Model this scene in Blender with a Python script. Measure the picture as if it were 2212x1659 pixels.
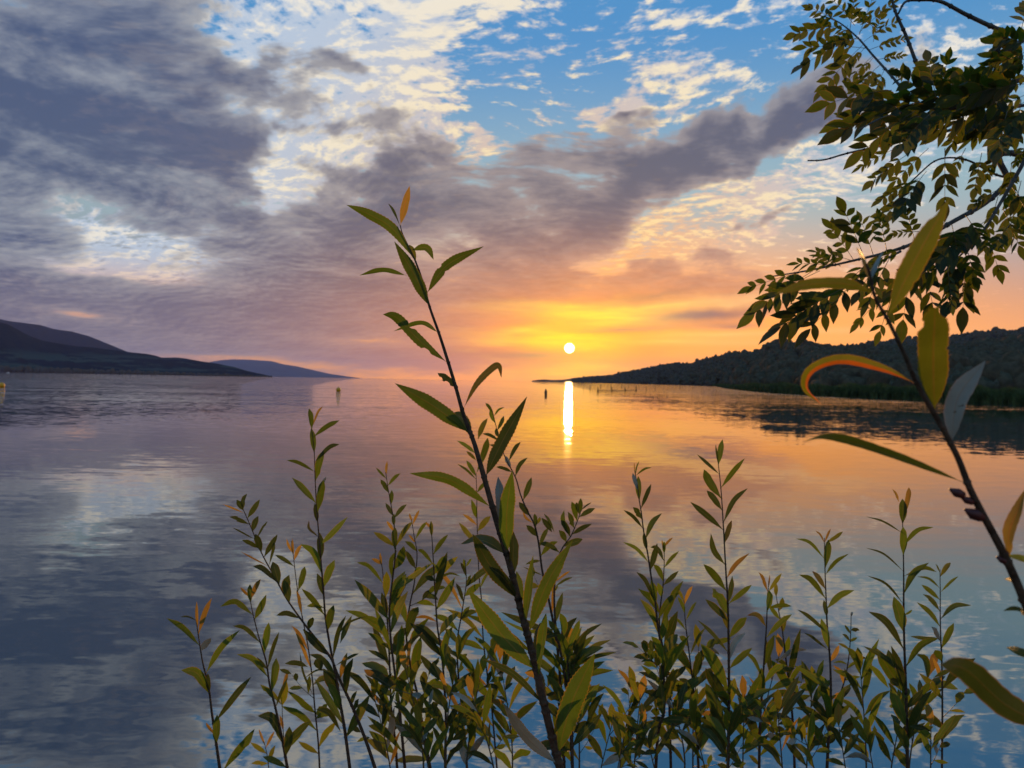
import bpy, bmesh, math, random
import numpy as np
from mathutils import Vector, Matrix, Euler

R = math.radians
scene = bpy.context.scene
for ob in list(bpy.data.objects):
    bpy.data.objects.remove(ob)
col = scene.collection

# ------------------------------------------------------------------ camera
PW, PH, PF = 2212.0, 1659.0, 1534.0          # picture size and focal length, in the same pixels
EYE = Vector((0.0, 0.0, 2.30))
PITCH, ROLL = R(-0.25), R(1.02)
FWD = Vector((0, math.cos(PITCH), math.sin(PITCH)))
RGT = Vector((math.cos(ROLL), 0, math.sin(ROLL)))
UPV = RGT.cross(FWD).normalized()
RGT = FWD.cross(UPV).normalized()
cam_data = bpy.data.cameras.new('camera')
cam = bpy.data.objects.new('camera', cam_data)
col.objects.link(cam)
M = Matrix((RGT, UPV, -FWD)).transposed().to_4x4()
M.translation = EYE
cam.matrix_world = M
cam_data.sensor_fit = 'HORIZONTAL'
cam_data.sensor_width = 36.0
cam_data.lens = 36.0 * PF / PW
cam_data.clip_start = 0.02
cam_data.clip_end = 60000
cam_data.dof.use_dof = True
cam_data.dof.focus_distance = 1.0
cam_data.dof.aperture_fstop = 12.5
scene.camera = cam


def ray(px, py):
    """direction of a picture point"""
    return (FWD * PF + RGT * (px - PW / 2) + UPV * (PH / 2 - py)).normalized()


def at(px, py, y):
    """world point seen at a picture point, y metres away along the view's ground direction"""
    d = ray(px, py)
    return EYE + d * (y / d.y)


# ------------------------------------------------------------------ exposure
scene.view_settings.view_transform = 'Standard'
scene.view_settings.look = 'None'
scene.view_settings.gamma = 1.0
scene.view_settings.exposure = 0.14
scene.view_settings.use_curve_mapping = False
scene.cycles.use_denoising = True
scene.cycles.max_bounces = 6
scene.cycles.diffuse_bounces = 2
scene.cycles.glossy_bounces = 3
scene.cycles.transmission_bounces = 4
scene.cycles.volume_bounces = 0
scene.cycles.transparent_max_bounces = 8
scene.cycles.sample_clamp_indirect = 6.0
scene.cycles.caustics_reflective = False
scene.cycles.caustics_refractive = False

SUN_DIR = ray(1230, 752)
SUN_EL = math.asin(SUN_DIR.z)
SUN_AZ = math.atan2(SUN_DIR.x, SUN_DIR.y)     # from +Y towards +X


# ------------------------------------------------------------------ tiny node language
class S:
    """a shader socket with arithmetic"""
    def __init__(self, nt, sock):
        self.nt, self.s = nt, sock

    def _m(self, op, *args, clamp=False):
        n = self.nt.nodes.new('ShaderNodeMath')
        n.operation = op
        n.use_clamp = clamp
        for i, a in enumerate((self,) + args):
            if isinstance(a, S):
                self.nt.links.new(a.s, n.inputs[i])
            else:
                n.inputs[i].default_value = float(a)
        return S(self.nt, n.outputs[0])

    def __add__(s, o): return s._m('ADD', o)
    __radd__ = __add__
    def __mul__(s, o): return s._m('MULTIPLY', o)
    __rmul__ = __mul__
    def __sub__(s, o): return s._m('SUBTRACT', o)
    def __rsub__(s, o): return s._m('MULTIPLY', -1.0)._m('ADD', o)
    def __truediv__(s, o): return s._m('DIVIDE', o)
    def pw(s, o): return s._m('POWER', o)
    def mx(s, o): return s._m('MAXIMUM', o)
    def mn(s, o): return s._m('MINIMUM', o)
    def clamp(s): return s._m('ADD', 0.0, clamp=True)
    def ss(s, a, b):
        n = s.nt.nodes.new('ShaderNodeMapRange')
        n.interpolation_type = 'SMOOTHSTEP'
        s.nt.links.new(s.s, n.inputs[0])
        n.inputs[1].default_value = a
        n.inputs[2].default_value = b
        return S(s.nt, n.outputs[0])


def vec(nt, *xyz):
    n = nt.nodes.new('ShaderNodeCombineXYZ')
    for i, a in enumerate(xyz):
        if isinstance(a, S):
            nt.links.new(a.s, n.inputs[i])
        else:
            n.inputs[i].default_value = float(a)
    return n.outputs[0]


def noise(nt, v, scale, detail=4, rough=0.5, dist=0.0, lac=2.0, out=0, dims='2D'):
    n = nt.nodes.new('ShaderNodeTexNoise')
    n.noise_dimensions = dims
    nt.links.new(v, n.inputs['Vector'])
    n.inputs['Scale'].default_value = scale
    n.inputs['Detail'].default_value = detail
    n.inputs['Roughness'].default_value = rough
    n.inputs['Lacunarity'].default_value = lac
    n.inputs['Distortion'].default_value = dist
    return S(nt, n.outputs[0]) if out == 0 else n.outputs[1]


def mapping(nt, v, loc=(0, 0, 0), rot=(0, 0, 0), scale=(1, 1, 1), kind='POINT'):
    n = nt.nodes.new('ShaderNodeMapping')
    n.vector_type = kind
    nt.links.new(v, n.inputs[0])
    n.inputs[1].default_value = loc
    n.inputs[2].default_value = rot
    n.inputs[3].default_value = scale
    return n.outputs[0]


def rgb(nt, c):
    n = nt.nodes.new('ShaderNodeRGB')
    n.outputs[0].default_value = (c[0], c[1], c[2], 1)
    return n.outputs[0]


def mix(nt, f, a, b, mode='MIX'):
    n = nt.nodes.new('ShaderNodeMix')
    n.data_type = 'RGBA'
    n.blend_type = mode
    n.clamp_factor = True
    if isinstance(f, S):
        nt.links.new(f.s, n.inputs[0])
    else:
        n.inputs[0].default_value = f
    for i, c in ((6, a), (7, b)):
        if isinstance(c, tuple):
            n.inputs[i].default_value = (c[0], c[1], c[2], 1)
        else:
            nt.links.new(c, n.inputs[i])
    return n.outputs[2]


def lin(r, g, b):
    """sRGB 0-255 to linear"""
    f = lambda c: c / 12.92 if c <= 0.04045 else ((c + 0.055) / 1.055) ** 2.4
    return (f(r / 255), f(g / 255), f(b / 255))

# ------------------------------------------------------------------ sky
def build_sky():
    w = bpy.data.worlds.new('World')
    scene.world = w
    w.use_nodes = True
    nt = w.node_tree
    nt.nodes.clear()
    L = nt.links
    SKY = 0.10                                   # strength of the Background
    tc = nt.nodes.new('ShaderNodeTexCoord').outputs['Generated']
    sep = nt.nodes.new('ShaderNodeSeparateXYZ')
    L.new(tc, sep.inputs[0])
    x, y, z = (S(nt, sep.outputs[i]) for i in range(3))
    zz = z.mx(0.0)
    # angular chart of the sky, centred on the far shore
    inv = (y + 1.0001).mx(0.02).pw(-1.0) * 2.0
    chart = vec(nt, x * inv, z * inv, 0.0)
    chart0 = chart
    wrp = noise(nt, chart, 7.0, 4, 0.55, out=1)
    rise = zz.ss(0.06, 0.22) * 0.93 + 0.07           # flat streaks stay flat near the horizon
    wv = nt.nodes.new('ShaderNodeVectorMath')
    wv.operation = 'MULTIPLY_ADD'
    L.new(wrp, wv.inputs[0])
    L.new(vec(nt, rise * 0.17, rise * 0.11, 0.0), wv.inputs[1])
    L.new(chart, wv.inputs[2])
    wc = nt.nodes.new('ShaderNodeVectorMath')
    wc.operation = 'ADD'
    L.new(wv.outputs[0], wc.inputs[0])
    L.new(vec(nt, rise * -0.085, rise * -0.055, 0.0), wc.inputs[1])
    fz = nt.nodes.new('ShaderNodeSeparateXYZ')
    L.new(wc.outputs[0], fz.inputs[0])
    chart = vec(nt, S(nt, fz.outputs[0]), S(nt, fz.outputs[1]), 0.0)
    # the cloud deck seen in perspective
    dn = (zz + 0.20).pw(-1.0) * 1.2
    deck = vec(nt, x * dn, y * dn, 0.0)

    def chart_uv(px, py):
        d = ray(px, py)
        return 2 * d.x / (1 + d.y), 2 * d.z / (1 + d.y)

    def field(blobs):
        """sum of soft elliptical patches; the running sum travels in z of the chart vector"""
        cur = chart
        for (px, py, sx, sy, ang, amp) in blobs:
            u, v = chart_uv(px, py)
            g = nt.nodes.new('ShaderNodeTexGradient')
            g.gradient_type = 'QUADRATIC_SPHERE'
            tm = g.texture_mapping
            tm.vector_type = 'TEXTURE'
            tm.translation = (u, v, 0)
            tm.rotation = (0, 0, R(ang))
            tm.scale = (2.6 * sx / PF, 2.6 * sy / PF, 1e6)
            L.new(cur, g.inputs[0])
            t = nt.nodes.new('ShaderNodeVectorMath')
            t.operation = 'MULTIPLY_ADD'
            L.new(g.outputs[0], t.inputs[0])
            t.inputs[1].default_value = (0, 0, amp)
            L.new(cur, t.inputs[2])
            cur = t.outputs[0]
        sp = nt.nodes.new('ShaderNodeSeparateXYZ')
        L.new(cur, sp.inputs[0])
        return S(nt, sp.outputs[2])

    # angle from the sun, and glow
    sd = nt.nodes.new('ShaderNodeVectorMath')
    sd.operation = 'DOT_PRODUCT'
    L.new(tc, sd.inputs[0])
    sd.inputs[1].default_value = SUN_DIR
    cs = S(nt, sd.outputs['Value'])
    sunang = cs.mn(0.9999999)._m('ARCCOSINE')     # radians

    # ---- clear air
    sky = nt.nodes.new('ShaderNodeTexSky')
    sky.sky_type = 'NISHITA'
    sky.sun_disc = False
    sky.sun_elevation = SUN_EL
    sky.sun_rotation = SUN_AZ
    sky.altitude = 400
    sky.air_density = 1.0
    sky.dust_density = 1.2
    sky.ozone_density = 2.0
    K = 1.0 / SKY
    c8 = lambda r, g, b: tuple(K * t for t in lin(r, g, b))
    el = zz._m('ARCSINE')
    lowair = mix(nt, sunang.ss(0.25, 0.62), c8(250, 172, 88), c8(150, 132, 146))
    blue = mix(nt, el.ss(R(4), R(15)), lowair, c8(158, 190, 198))
    blue = mix(nt, el.ss(R(12), R(27)), blue, c8(76, 150, 210))
    air = mix(nt, 0.22, blue, sky.outputs[0])

    # ---- noise on the deck
    wob = noise(nt, deck, 1.1, 2, 0.5, out=1)
    va = nt.nodes.new('ShaderNodeVectorMath')
    va.operation = 'MULTIPLY_ADD'
    L.new(wob, va.inputs[0])
    va.inputs[1].default_value = (0.30, 0.30, 0)
    L.new(deck, va.inputs[2])
    q = mapping(nt, va.outputs[0], (3.1, 7.7, 0), (0, 0, R(30)), (1.0, 1.25, 1))
    big = noise(nt, q, 1.1, 3, 0.5)
    mid = noise(nt, mapping(nt, q, (11.2, 4.1, 0)), 3.6, 4, 0.55)
    fine = noise(nt, mapping(nt, q, (1.2, 14.1, 0), (0, 0, R(-25)), (1.0, 1.15, 1)), 15.0, 4, 0.60)
    nb, nm, nf = (big - 0.5) * 2.0, (mid - 0.5) * 2.0, (fine - 0.5) * 2.0

    fine2 = noise(nt, mapping(nt, q, (1.2, 14.1 + 0.055, 0), (0, 0, R(-25)), (1.0, 1.15, 1)), 15.0, 3, 0.60)
    mid2 = noise(nt, mapping(nt, q, (11.2, 4.1 + 0.10, 0)), 3.6, 3, 0.55)
    relief = (fine - fine2) * 1.3 + (mid - mid2) * 1.6
    # ---- high bright layer: veils and small heaps lit by the sun
    HIGH = [
        (640, 130, 250, 210, -25, 1.05), (980, 60, 210, 75, 32, 0.75), (860, 170, 120, 100, 20, 0.30),
        (840, 250, 75, 26, 15, 0.55), (590, 370, 170, 120, -40, 0.95), (800, 290, 180, 70, 0, 0.5), (680, 330, 50, 22, 0, 0.35),
        (280, 515, 200, 60, -8, 0.9), (235, 580, 170, 32, -4, 0.9), (420, 575, 140, 26, -4, 0.2),
        (150, 670, 46, 9, -3, 0.75), (195, 684, 75, 8, -7, 0.85), (20, 610, 120, 12, -3, 0.35),
        (1385, 180, 105, 26, 24, 0.62), (1295, 240, 100, 24, -2, 0.62), (1440, 235, 130, 30, 8, 0.36),
        (1420, 80, 130, 48, 14, 0.34), (1145, 85, 40, 60, -20, 0.26), (1660, 110, 150, 30, 18, 0.30),
        (1540, 190, 60, 20, -10, 0.30), (1570, 15, 170, 22, 4, 0.45), (1720, 10, 110, 20, 8, 0.45),
        (1255, 95, 26, 16, 0, 0.30), (1050, 265, 30, 20, 0, 0.45), (1100, 300, 190, 30, 4, 0.24), (1370, 290, 120, 26, 8, 0.36),
        (1480, 470, 200, 50, 24, 0.50), (1700, 370, 270, 50, 24, 0.40), (1400, 560, 170, 26, 14, 0.50),
        (1560, 540, 130, 18, 10, 0.40), (1830, 420, 170, 50, 14, 0.26), (1880, 330, 160, 60, 18, 0.34),
        (1720, 490, 130, 20, 24, 0.34), (1640, 590, 300, 40, 4, 0.35), (2060, 130, 240, 110, 12, 0.55), (2080, 660, 200, 24, 4, 0.34),
        (2000, 570, 260, 30, 4, 0.24), (2050, 330, 200, 90, 0, 0.22),
        (1320, 684, 110, 22, -4, 0.75), (1250, 655, 240, 16, -4, 0.25), (1230, 760, 190, 45, 0, 0.35), (1500, 740, 260, 10, 3, 0.3),
        (800, 735, 130, 11, -2, 0.50), (490, 778, 130, 6, -2, 0.60),
        (1000, 440, 500, 300, 0, 0.12), (300, 300, 500, 400, 0, 0.10),
    ]
    # ---- low dark layer: the shaded deck
    LOW = [
        (40, 220, 360, 420, 0, 0.78), (250, 400, 330, 180, 0, 0.38), (330, 110, 200, 190, -30, 0.50),
        (100, 620, 500, 150, 0, 0.42), (480, 480, 260, 120, -15, 0.36),
        (455, 205, 110, 34, 10, 0.52), (540, 150, 50, 22, -10, 0.22), (520, 300, 120, 40, 14, 0.58), (400, 330, 160, 60, 0, 0.30), (715, 165, 60, 24, -20, 0.16),
        (870, 330, 190, 62, 6, 0.50), (1090, 420, 300, 95, 5, 0.62), (960, 520, 460, 120, 0, 0.42),
        (660, 620, 620, 110, 0, 0.50), (1250, 345, 150, 48, 14, 0.25), (800, 255, 60, 26, 10, 0.30),
        (1490, 325, 235, 52, 22, 0.75), (1690, 255, 170, 38, 22, 0.55), (1220, 505, 220, 55, 24, 0.28), (1530, 462, 230, 42, 24, -0.62), (1760, 372, 230, 38, 24, -0.5), (1400, 565, 190, 24, 14, -0.40), (1330, 255, 60, 17, 2, 0.5),
        (1480, 500, 90, 26, 24, 0.2), (1660, 480, 120, 14, 26, 0.22),
        (300, 690, 800, 100, 0, 0.52), (980, 690, 330, 110, 0, 0.34), (1250, 610, 240, 70, 4, 0.30),
        (1500, 683, 125, 15, 4, 0.78), (1560, 615, 260, 32, 5, 0.44), (1580, 704, 60, 9, 2, 0.5), (1730, 640, 260, 16, 4, 0.2),
        (1000, 775, 330, 24, 0, 0.30), (1420, 430, 120, 40, 22, 0.10),
        (285, 515, 220, 56, -8, -1.5), (235, 584, 190, 28, -4, -1.15), (595, 375, 130, 85, -42, -1.2), (800, 300, 160, 60, 0, -0.30), (700, 130, 200, 130, -20, -0.15),
        (175, 677, 90, 15, -6, -1.3), (480, 777, 140, 8, -2, -0.9), (790, 735, 130, 12, -2, -0.5),
        (1300, 120, 260, 120, 10, -0.3), (1900, 540, 300, 60, 4, -0.2),
        (2080, 170, 170, 60, 10, 0.32),
    ]
    ACC = [
        (455, 215, 95, 32, 12, 0.50), (545, 300, 90, 34, 14, 0.50), (420, 305, 120, 40, 0, 0.24), (120, 270, 170, 120, 0, 0.28), (520, 150, 40, 18, -10, 0.3),
        (870, 325, 110, 34, 6, 0.24), (1480, 335, 220, 36, 24, 0.34), (1690, 262, 130, 26, 22, 0.30), (1330, 258, 50, 13, 0, 0.40),
        (1500, 684, 130, 12, 4, 0.75), (1340, 712, 110, 7, 2, 0.45), (1150, 768, 130, 13, 0, 0.5), (1590, 705, 70, 8, 2, 0.4), (1420, 640, 130, 10, 6, 0.3), (720, 165, 40, 16, -20, 0.3), (700, 265, 50, 18, 10, 0.24), (1600, 640, 160, 12, 6, 0.2), (1000, 410, 120, 30, 0, 0.15), (1640, 500, 90, 12, 26, 0.3),
    ]
    high, deckm = field(HIGH), field(LOW)
    A = high._m('TANH') + nb * 0.15 + nm * 0.40 + nf * 0.74 - 0.06 + el.ss(R(27), R(48)) * 0.22
    coverA = A.ss(0.26, 0.62) * 0.95 * (el.ss(R(3), R(10)) * 0.55 + 0.45)
    accent = field(ACC)
    B = (deckm * 1.35)._m('TANH') * 0.92 + (nb * 0.55 + nm * 0.70 + nf * 0.20) * (el.ss(R(2.0), R(14)) * 0.78 + 0.22) + accent
    coverB = B.ss(0.33, 0.66) * 0.94
    # ---- colours, warmer towards the sun
    lit = mix(nt, sunang.ss(0.05, 0.55), c8(236, 184, 124), c8(182, 195, 212))
    lit2 = mix(nt, sunang.ss(0.05, 0.62), c8(255, 222, 150), c8(232, 226, 214))
    lit = mix(nt, (A * 0.45 + relief * 1.2).ss(0.10, 0.80), lit, lit2)
    grey = mix(nt, sunang.ss(0.12, 0.65), c8(160, 143, 138), c8(147, 151, 160))
    dark = mix(nt, sunang.ss(0.10, 0.75), c8(106, 99, 108), c8(72, 83, 114))
    lowc = 1.0 - el.ss(R(3.5), R(9))
    lit = mix(nt, lowc * 0.85, lit, c8(255, 170, 98))
    grey = mix(nt, lowc * 0.7, grey, c8(146, 132, 136))
    dark = mix(nt, lowc * 0.7, dark, c8(112, 106, 122))
    cl = mix(nt, (B - relief * 0.34).ss(0.42, 1.12), grey, dark)
    T = B
    c = mix(nt, coverA, air, lit)
    c = mix(nt, coverB, c, cl)
    # ---- sunset light in the low air
    su, sv = chart_uv(1230, 752)
    du, dv = x * inv - su, z * inv - sv
    du1 = du - 0.07
    flat1 = du1 * du1 * 9.0 + dv * dv * 80.0
    flat = du * du * 14.0 + dv * dv * 85.0
    g1 = (flat1 * -1.0)._m('EXPONENT')
    g2 = (flat * -5.0)._m('EXPONENT')
    g3 = (du * du * -260.0 + dv * dv * -700.0)._m('EXPONENT')
    thin = (1.0 - B.ss(0.40, 1.05) * 0.30) * (1.0 - accent.ss(0.12, 0.65) * 0.75)
    c = mix(nt, g1 * 0.74 * thin, c, mix(nt, el.ss(R(0.3), R(3.5)), tuple(K * t for t in (1.60, 0.40, 0.025)), tuple(K * t for t in (1.45, 0.42, 0.03))))
    band = (el * el * -75.0)._m('EXPONENT') * x.ss(-0.12, 0.20)
    c = mix(nt, band * 0.80 * thin, c, tuple(K * t for t in (1.45, 0.54, 0.07)))
    c = mix(nt, g2 * 0.92 * thin, c, tuple(K * t for t in (1.5, 0.46, 0.012)))
    streak = noise(nt, mapping(nt, chart0, scale=(5.0, 42.0, 1)), 1.0, 4, 0.55)
    c = mix(nt, g2 * streak.ss(0.50, 0.68) * 0.45, c, tuple(K * t for t in (1.7, 0.95, 0.06)))
    gold = field([(1320, 684, 110, 17, -3, 1.0), (1450, 662, 210, 8, 4, 0.7), (1560, 722, 230, 6, 2, 0.6), (1240, 655, 130, 9, 3, 0.6), (1400, 738, 240, 6, 1, 0.7), (1130, 714, 46, 6, 3, 0.7), (1640, 655, 160, 7, 6, 0.5), (1300, 700, 60, 6, 0, 0.6)])
    c = mix(nt, gold * (streak * 2.0)._m('ADD', 0.0) * 0.75, c, mix(nt, sunang.ss(0.02, 0.30), tuple(K * t for t in (1.8, 1.0, 0.05)), tuple(K * t for t in (1.2, 0.72, 0.30))))
    c = mix(nt, g3 * (streak * 1.3 + 0.35) * (1.0 - B.ss(0.35, 0.90) * 0.6) * 0.97, c, tuple(K * t for t in (2.1, 1.28, 0.0)))
    # ---- the sun itself
    disc = sunang.ss(0.0076, 0.0052)
    c = mix(nt, disc, c, tuple(K * t for t in (14.0, 11.0, 5.0)))
    bg = nt.nodes.new('ShaderNodeBackground')
    bg.inputs[1].default_value = SKY
    L.new(c, bg.inputs[0])
    out = nt.nodes.new('ShaderNodeOutputWorld')
    L.new(bg.outputs[0], out.inputs[0])
    w.cycles.sampling_method = 'MANUAL'
    w.cycles.sample_map_resolution = 512


build_sky()

# ------------------------------------------------------------------ sun
sun_data = bpy.data.lights.new('sun', 'SUN')
sun_data.energy = 3.8
sun_data.angle = R(0.53)
sun_data.color = (1.0, 0.50, 0.16)
sun = bpy.data.objects.new('sun', sun_data)
col.objects.link(sun)
sun.rotation_euler = (-SUN_DIR).to_track_quat('-Z', 'Y').to_euler()
sun.location = (0, 0, 50)


# ------------------------------------------------------------------ materials
def new_mat(name):
    m = bpy.data.materials.new(name)
    m.use_nodes = True
    nt = m.node_tree
    nt.nodes.clear()
    out = nt.nodes.new('ShaderNodeOutputMaterial')
    return m, nt, out


def plain(name, base, rough=0.8, spec=0.3, var=0.25, scale=3.0, bump=0.0):
    """procedural matte material: base colour broken up by noise"""
    m, nt, out = new_mat(name)
    p = nt.nodes.new('ShaderNodeBsdfPrincipled')
    tc = nt.nodes.new('ShaderNodeTexCoord').outputs['Object']
    n = noise(nt, tc, scale, 5, 0.6, dims='3D')
    lo = tuple(c * (1 - var) for c in base)
    hi = tuple(c * (1 + var) for c in base)
    nt.links.new(mix(nt, n.ss(0.3, 0.7), lo, hi), p.inputs['Base Color'])
    p.inputs['Roughness'].default_value = rough
    p.inputs['Specular IOR Level'].default_value = spec
    if bump:
        b = nt.nodes.new('ShaderNodeBump')
        b.inputs['Strength'].default_value = bump
        b.inputs['Distance'].default_value = 0.02
        nt.links.new(n.s, b.inputs['Height'])
        nt.links.new(b.outputs[0], p.inputs['Normal'])
    nt.links.new(p.outputs[0], out.inputs[0])
    return m


def leaf_mat(name, top, under, through, tr=0.35, veins=True, rib=(0.26, 0.17, 0.05), spec=0.25, redtip=False, half=None):
    """leaf: upper and lower face, light passing through, midrib and side veins along the UVs"""
    m, nt, out = new_mat(name)
    L = nt.links
    geo = nt.nodes.new('ShaderNodeNewGeometry')
    back = S(nt, geo.outputs['Backfacing'])
    uvn = nt.nodes.new('ShaderNodeUVMap')
    sep = nt.nodes.new('ShaderNodeSeparateXYZ')
    L.new(uvn.outputs[0], sep.inputs[0])
    u, v = S(nt, sep.outputs[0]), S(nt, sep.outputs[1])
    off = (u - 0.5)._m('ABSOLUTE')
    oi = nt.nodes.new('ShaderNodeObjectInfo')
    rnd = S(nt, oi.outputs['Random'])
    tc = nt.nodes.new('ShaderNodeTexCoord').outputs['Object']
    n = noise(nt, tc, 60.0, 4, 0.6, dims='3D')
    var = rnd * 0.55 + n * 0.5 + 0.45
    colr = mix(nt, back, tuple(top), tuple(under))
    if veins:
        wv = ((v * 24.0 + off * -16.0) * 6.2832)._m('SINE')
        colr = mix(nt, wv.ss(0.50, 1.0) * 0.50, colr, rib)
        colr = mix(nt, off.ss(0.050, 0.018) * 0.85, colr, rib)
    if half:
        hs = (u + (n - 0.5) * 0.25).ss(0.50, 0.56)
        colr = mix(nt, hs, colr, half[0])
    if redtip:
        colr = mix(nt, v.ss(0.80, 0.90), colr, (0.14, 0.012, 0.008))
    spots = noise(nt, tc, 420.0, 3, 0.55, dims='3D').ss(0.66, 0.72)
    blot = noise(nt, tc, 45.0, 3, 0.5, dims='3D').ss(0.60, 0.78)
    colr = mix(nt, spots * 0.8, colr, (0.055, 0.028, 0.010))
    colr = mix(nt, blot * 0.45, colr, (0.11, 0.075, 0.014))
    sc = nt.nodes.new('ShaderNodeVectorMath')
    sc.operation = 'SCALE'
    L.new(colr, sc.inputs[0])
    L.new(var.s, sc.inputs['Scale'])
    dif = nt.nodes.new('ShaderNodeBsdfPrincipled')
    L.new(sc.outputs[0], dif.inputs['Base Color'])
    dif.inputs['Roughness'].default_value = 0.42
    dif.inputs['Specular IOR Level'].default_value = spec
    trn = nt.nodes.new('ShaderNodeBsdfTranslucent')
    sc2 = nt.nodes.new('ShaderNodeVectorMath')
    sc2.operation = 'SCALE'
    tcol = through
    if veins:
        tcol = mix(nt, off.ss(0.05, 0.02) * 0.8, through, (through[0] * 1.5, through[1] * 0.8, through[2]))
        tcol = mix(nt, off.ss(0.43, 0.49) * 0.7, tcol, (0.62, 0.30, 0.03))  # thin margin tinted orange, the sun's rim light painted into it
        tcol = mix(nt, wv.ss(0.5, 1.0) * 0.35, tcol, (through[0] * 1.7, through[1] * 1.5, through[2]))
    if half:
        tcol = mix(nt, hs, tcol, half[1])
    if isinstance(tcol, tuple):
        sc2.inputs[0].default_value = tcol
    else:
        L.new(tcol, sc2.inputs[0])
    L.new(var.s, sc2.inputs['Scale'])
    L.new(sc2.outputs[0], trn.inputs[0])
    if veins:
        b = nt.nodes.new('ShaderNodeBump')
        b.inputs['Strength'].default_value = 0.5
        b.inputs['Distance'].default_value = 0.0006
        L.new((wv * -0.5 + n * 1.5 + off.ss(0.07, 0.0) * -2.0).s, b.inputs['Height'])
        L.new(b.outputs[0], dif.inputs['Normal'])
    ms = nt.nodes.new('ShaderNodeMixShader')
    ms.inputs[0].default_value = tr
    L.new(dif.outputs[0], ms.inputs[1])
    L.new(trn.outputs[0], ms.inputs[2])
    L.new(ms.outputs[0], out.inputs[0])
    return m


MAT = {}
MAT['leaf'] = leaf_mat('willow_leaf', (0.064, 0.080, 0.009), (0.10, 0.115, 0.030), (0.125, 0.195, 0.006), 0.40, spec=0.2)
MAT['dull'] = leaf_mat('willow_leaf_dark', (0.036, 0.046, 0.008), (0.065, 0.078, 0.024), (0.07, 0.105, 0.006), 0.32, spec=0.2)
MAT['young_sunlit'] = leaf_mat('willow_leaf_young_sunlit', (0.16, 0.12, 0.02), (0.20, 0.14, 0.04), (0.38, 0.24, 0.03), 0.45, rib=(0.25, 0.12, 0.04))  # young leaves; the orange also paints in the sun catching them
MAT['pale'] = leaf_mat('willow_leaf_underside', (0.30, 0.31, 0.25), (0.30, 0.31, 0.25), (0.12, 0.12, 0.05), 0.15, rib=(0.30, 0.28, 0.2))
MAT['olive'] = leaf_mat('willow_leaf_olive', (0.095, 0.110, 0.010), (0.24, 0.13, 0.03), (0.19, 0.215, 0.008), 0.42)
MAT['half_sunlit'] = leaf_mat('willow_leaf_half_sunlit', (0.10, 0.11, 0.010), (0.10, 0.11, 0.010), (0.20, 0.19, 0.008), 0.45, half=((0.42, 0.11, 0.012), (0.62, 0.13, 0.008)))  # orange half is sunlight through the curled blade, put into the colour
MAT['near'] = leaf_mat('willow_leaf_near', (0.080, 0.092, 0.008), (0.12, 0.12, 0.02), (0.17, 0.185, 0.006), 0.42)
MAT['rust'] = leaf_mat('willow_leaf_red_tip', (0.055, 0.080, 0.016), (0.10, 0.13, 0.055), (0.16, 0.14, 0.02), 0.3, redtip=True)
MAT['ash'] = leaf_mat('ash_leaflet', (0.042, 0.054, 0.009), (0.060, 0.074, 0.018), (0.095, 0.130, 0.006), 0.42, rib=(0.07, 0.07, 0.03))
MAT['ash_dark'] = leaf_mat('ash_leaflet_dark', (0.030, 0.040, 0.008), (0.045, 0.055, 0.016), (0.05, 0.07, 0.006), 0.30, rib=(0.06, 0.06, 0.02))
MAT['stem'] = plain('willow_bark', (0.085, 0.046, 0.026), 0.7, 0.12, 0.4, 120, 0.4)
MAT['greenstem'] = plain('green_twig', (0.085, 0.06, 0.028), 0.5, 0.35, 0.3, 120, 0.3)
MAT['bark'] = plain('ash_bark', (0.10, 0.095, 0.085), 0.85, 0.2, 0.4, 30, 0.8)
MAT['earth'] = plain('earth', (0.07, 0.055, 0.035), 0.95, 0.1, 0.4, 6, 0.6)
MAT['hillwood'] = plain('wooded_slope', (0.080, 0.055, 0.034), 0.95, 0.0, 0.45, 0.012)
MAT['crown'] = plain('tree_crown', (0.100, 0.068, 0.040), 0.9, 0.0, 0.3, 0.35)  # green woods browned, warm dusk light put into the base colour
MAT['reed'] = plain('reed', (0.085, 0.095, 0.030), 0.8, 0.1, 0.4, 0.6)
MAT['wood'] = plain('weathered_timber', (0.06, 0.045, 0.035), 0.85, 0.2, 0.4, 4)
MAT['yellow'] = plain('yellow_buoy_paint', (0.88, 0.38, 0.004), 0.45, 0.4, 0.1, 2)
MAT['darkpaint'] = plain('dark_buoy_paint', (0.05, 0.035, 0.03), 0.5, 0.4, 0.2, 2)
MAT['render'] = plain('house_render', (0.55, 0.52, 0.47), 0.8, 0.2, 0.08, 0.5)
MAT['roof'] = plain('roof_tile', (0.16, 0.10, 0.08), 0.8, 0.2, 0.2, 1.0)
MAT['pane'] = plain('window_glass', (0.03, 0.035, 0.045), 0.1, 0.6, 0.1, 1.0)
MAT['boat'] = plain('white_gelcoat', (0.75, 0.75, 0.73), 0.35, 0.5, 0.05, 1.0)


# ------------------------------------------------------------------ object helpers
def mesh_obj(name, verts, faces, mat, parent=None, loc=(0, 0, 0), uvs=None, smooth=True):
    me = bpy.data.meshes.new(name)
    me.from_pydata([tuple(v) for v in verts], [], faces)
    if smooth:
        me.polygons.foreach_set('use_smooth', [True] * len(me.polygons))
    if uvs is not None:
        uvl = me.uv_layers.new(name='UVMap')
        idx = np.empty(len(me.loops), dtype=np.int32)
        me.loops.foreach_get('vertex_index', idx)
        uvl.data.foreach_set('uv', np.asarray(uvs, dtype=np.float32)[idx].ravel())
    me.materials.append(mat)
    ob = bpy.data.objects.new(name, me)
    col.objects.link(ob)
    ob.location = loc
    if parent is not None:
        ob.parent = parent
    return ob


def empty(name, loc):
    o = bpy.data.objects.new(name, None)
    o.empty_display_size = 0.1
    col.objects.link(o)
    o.location = loc
    return o


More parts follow.
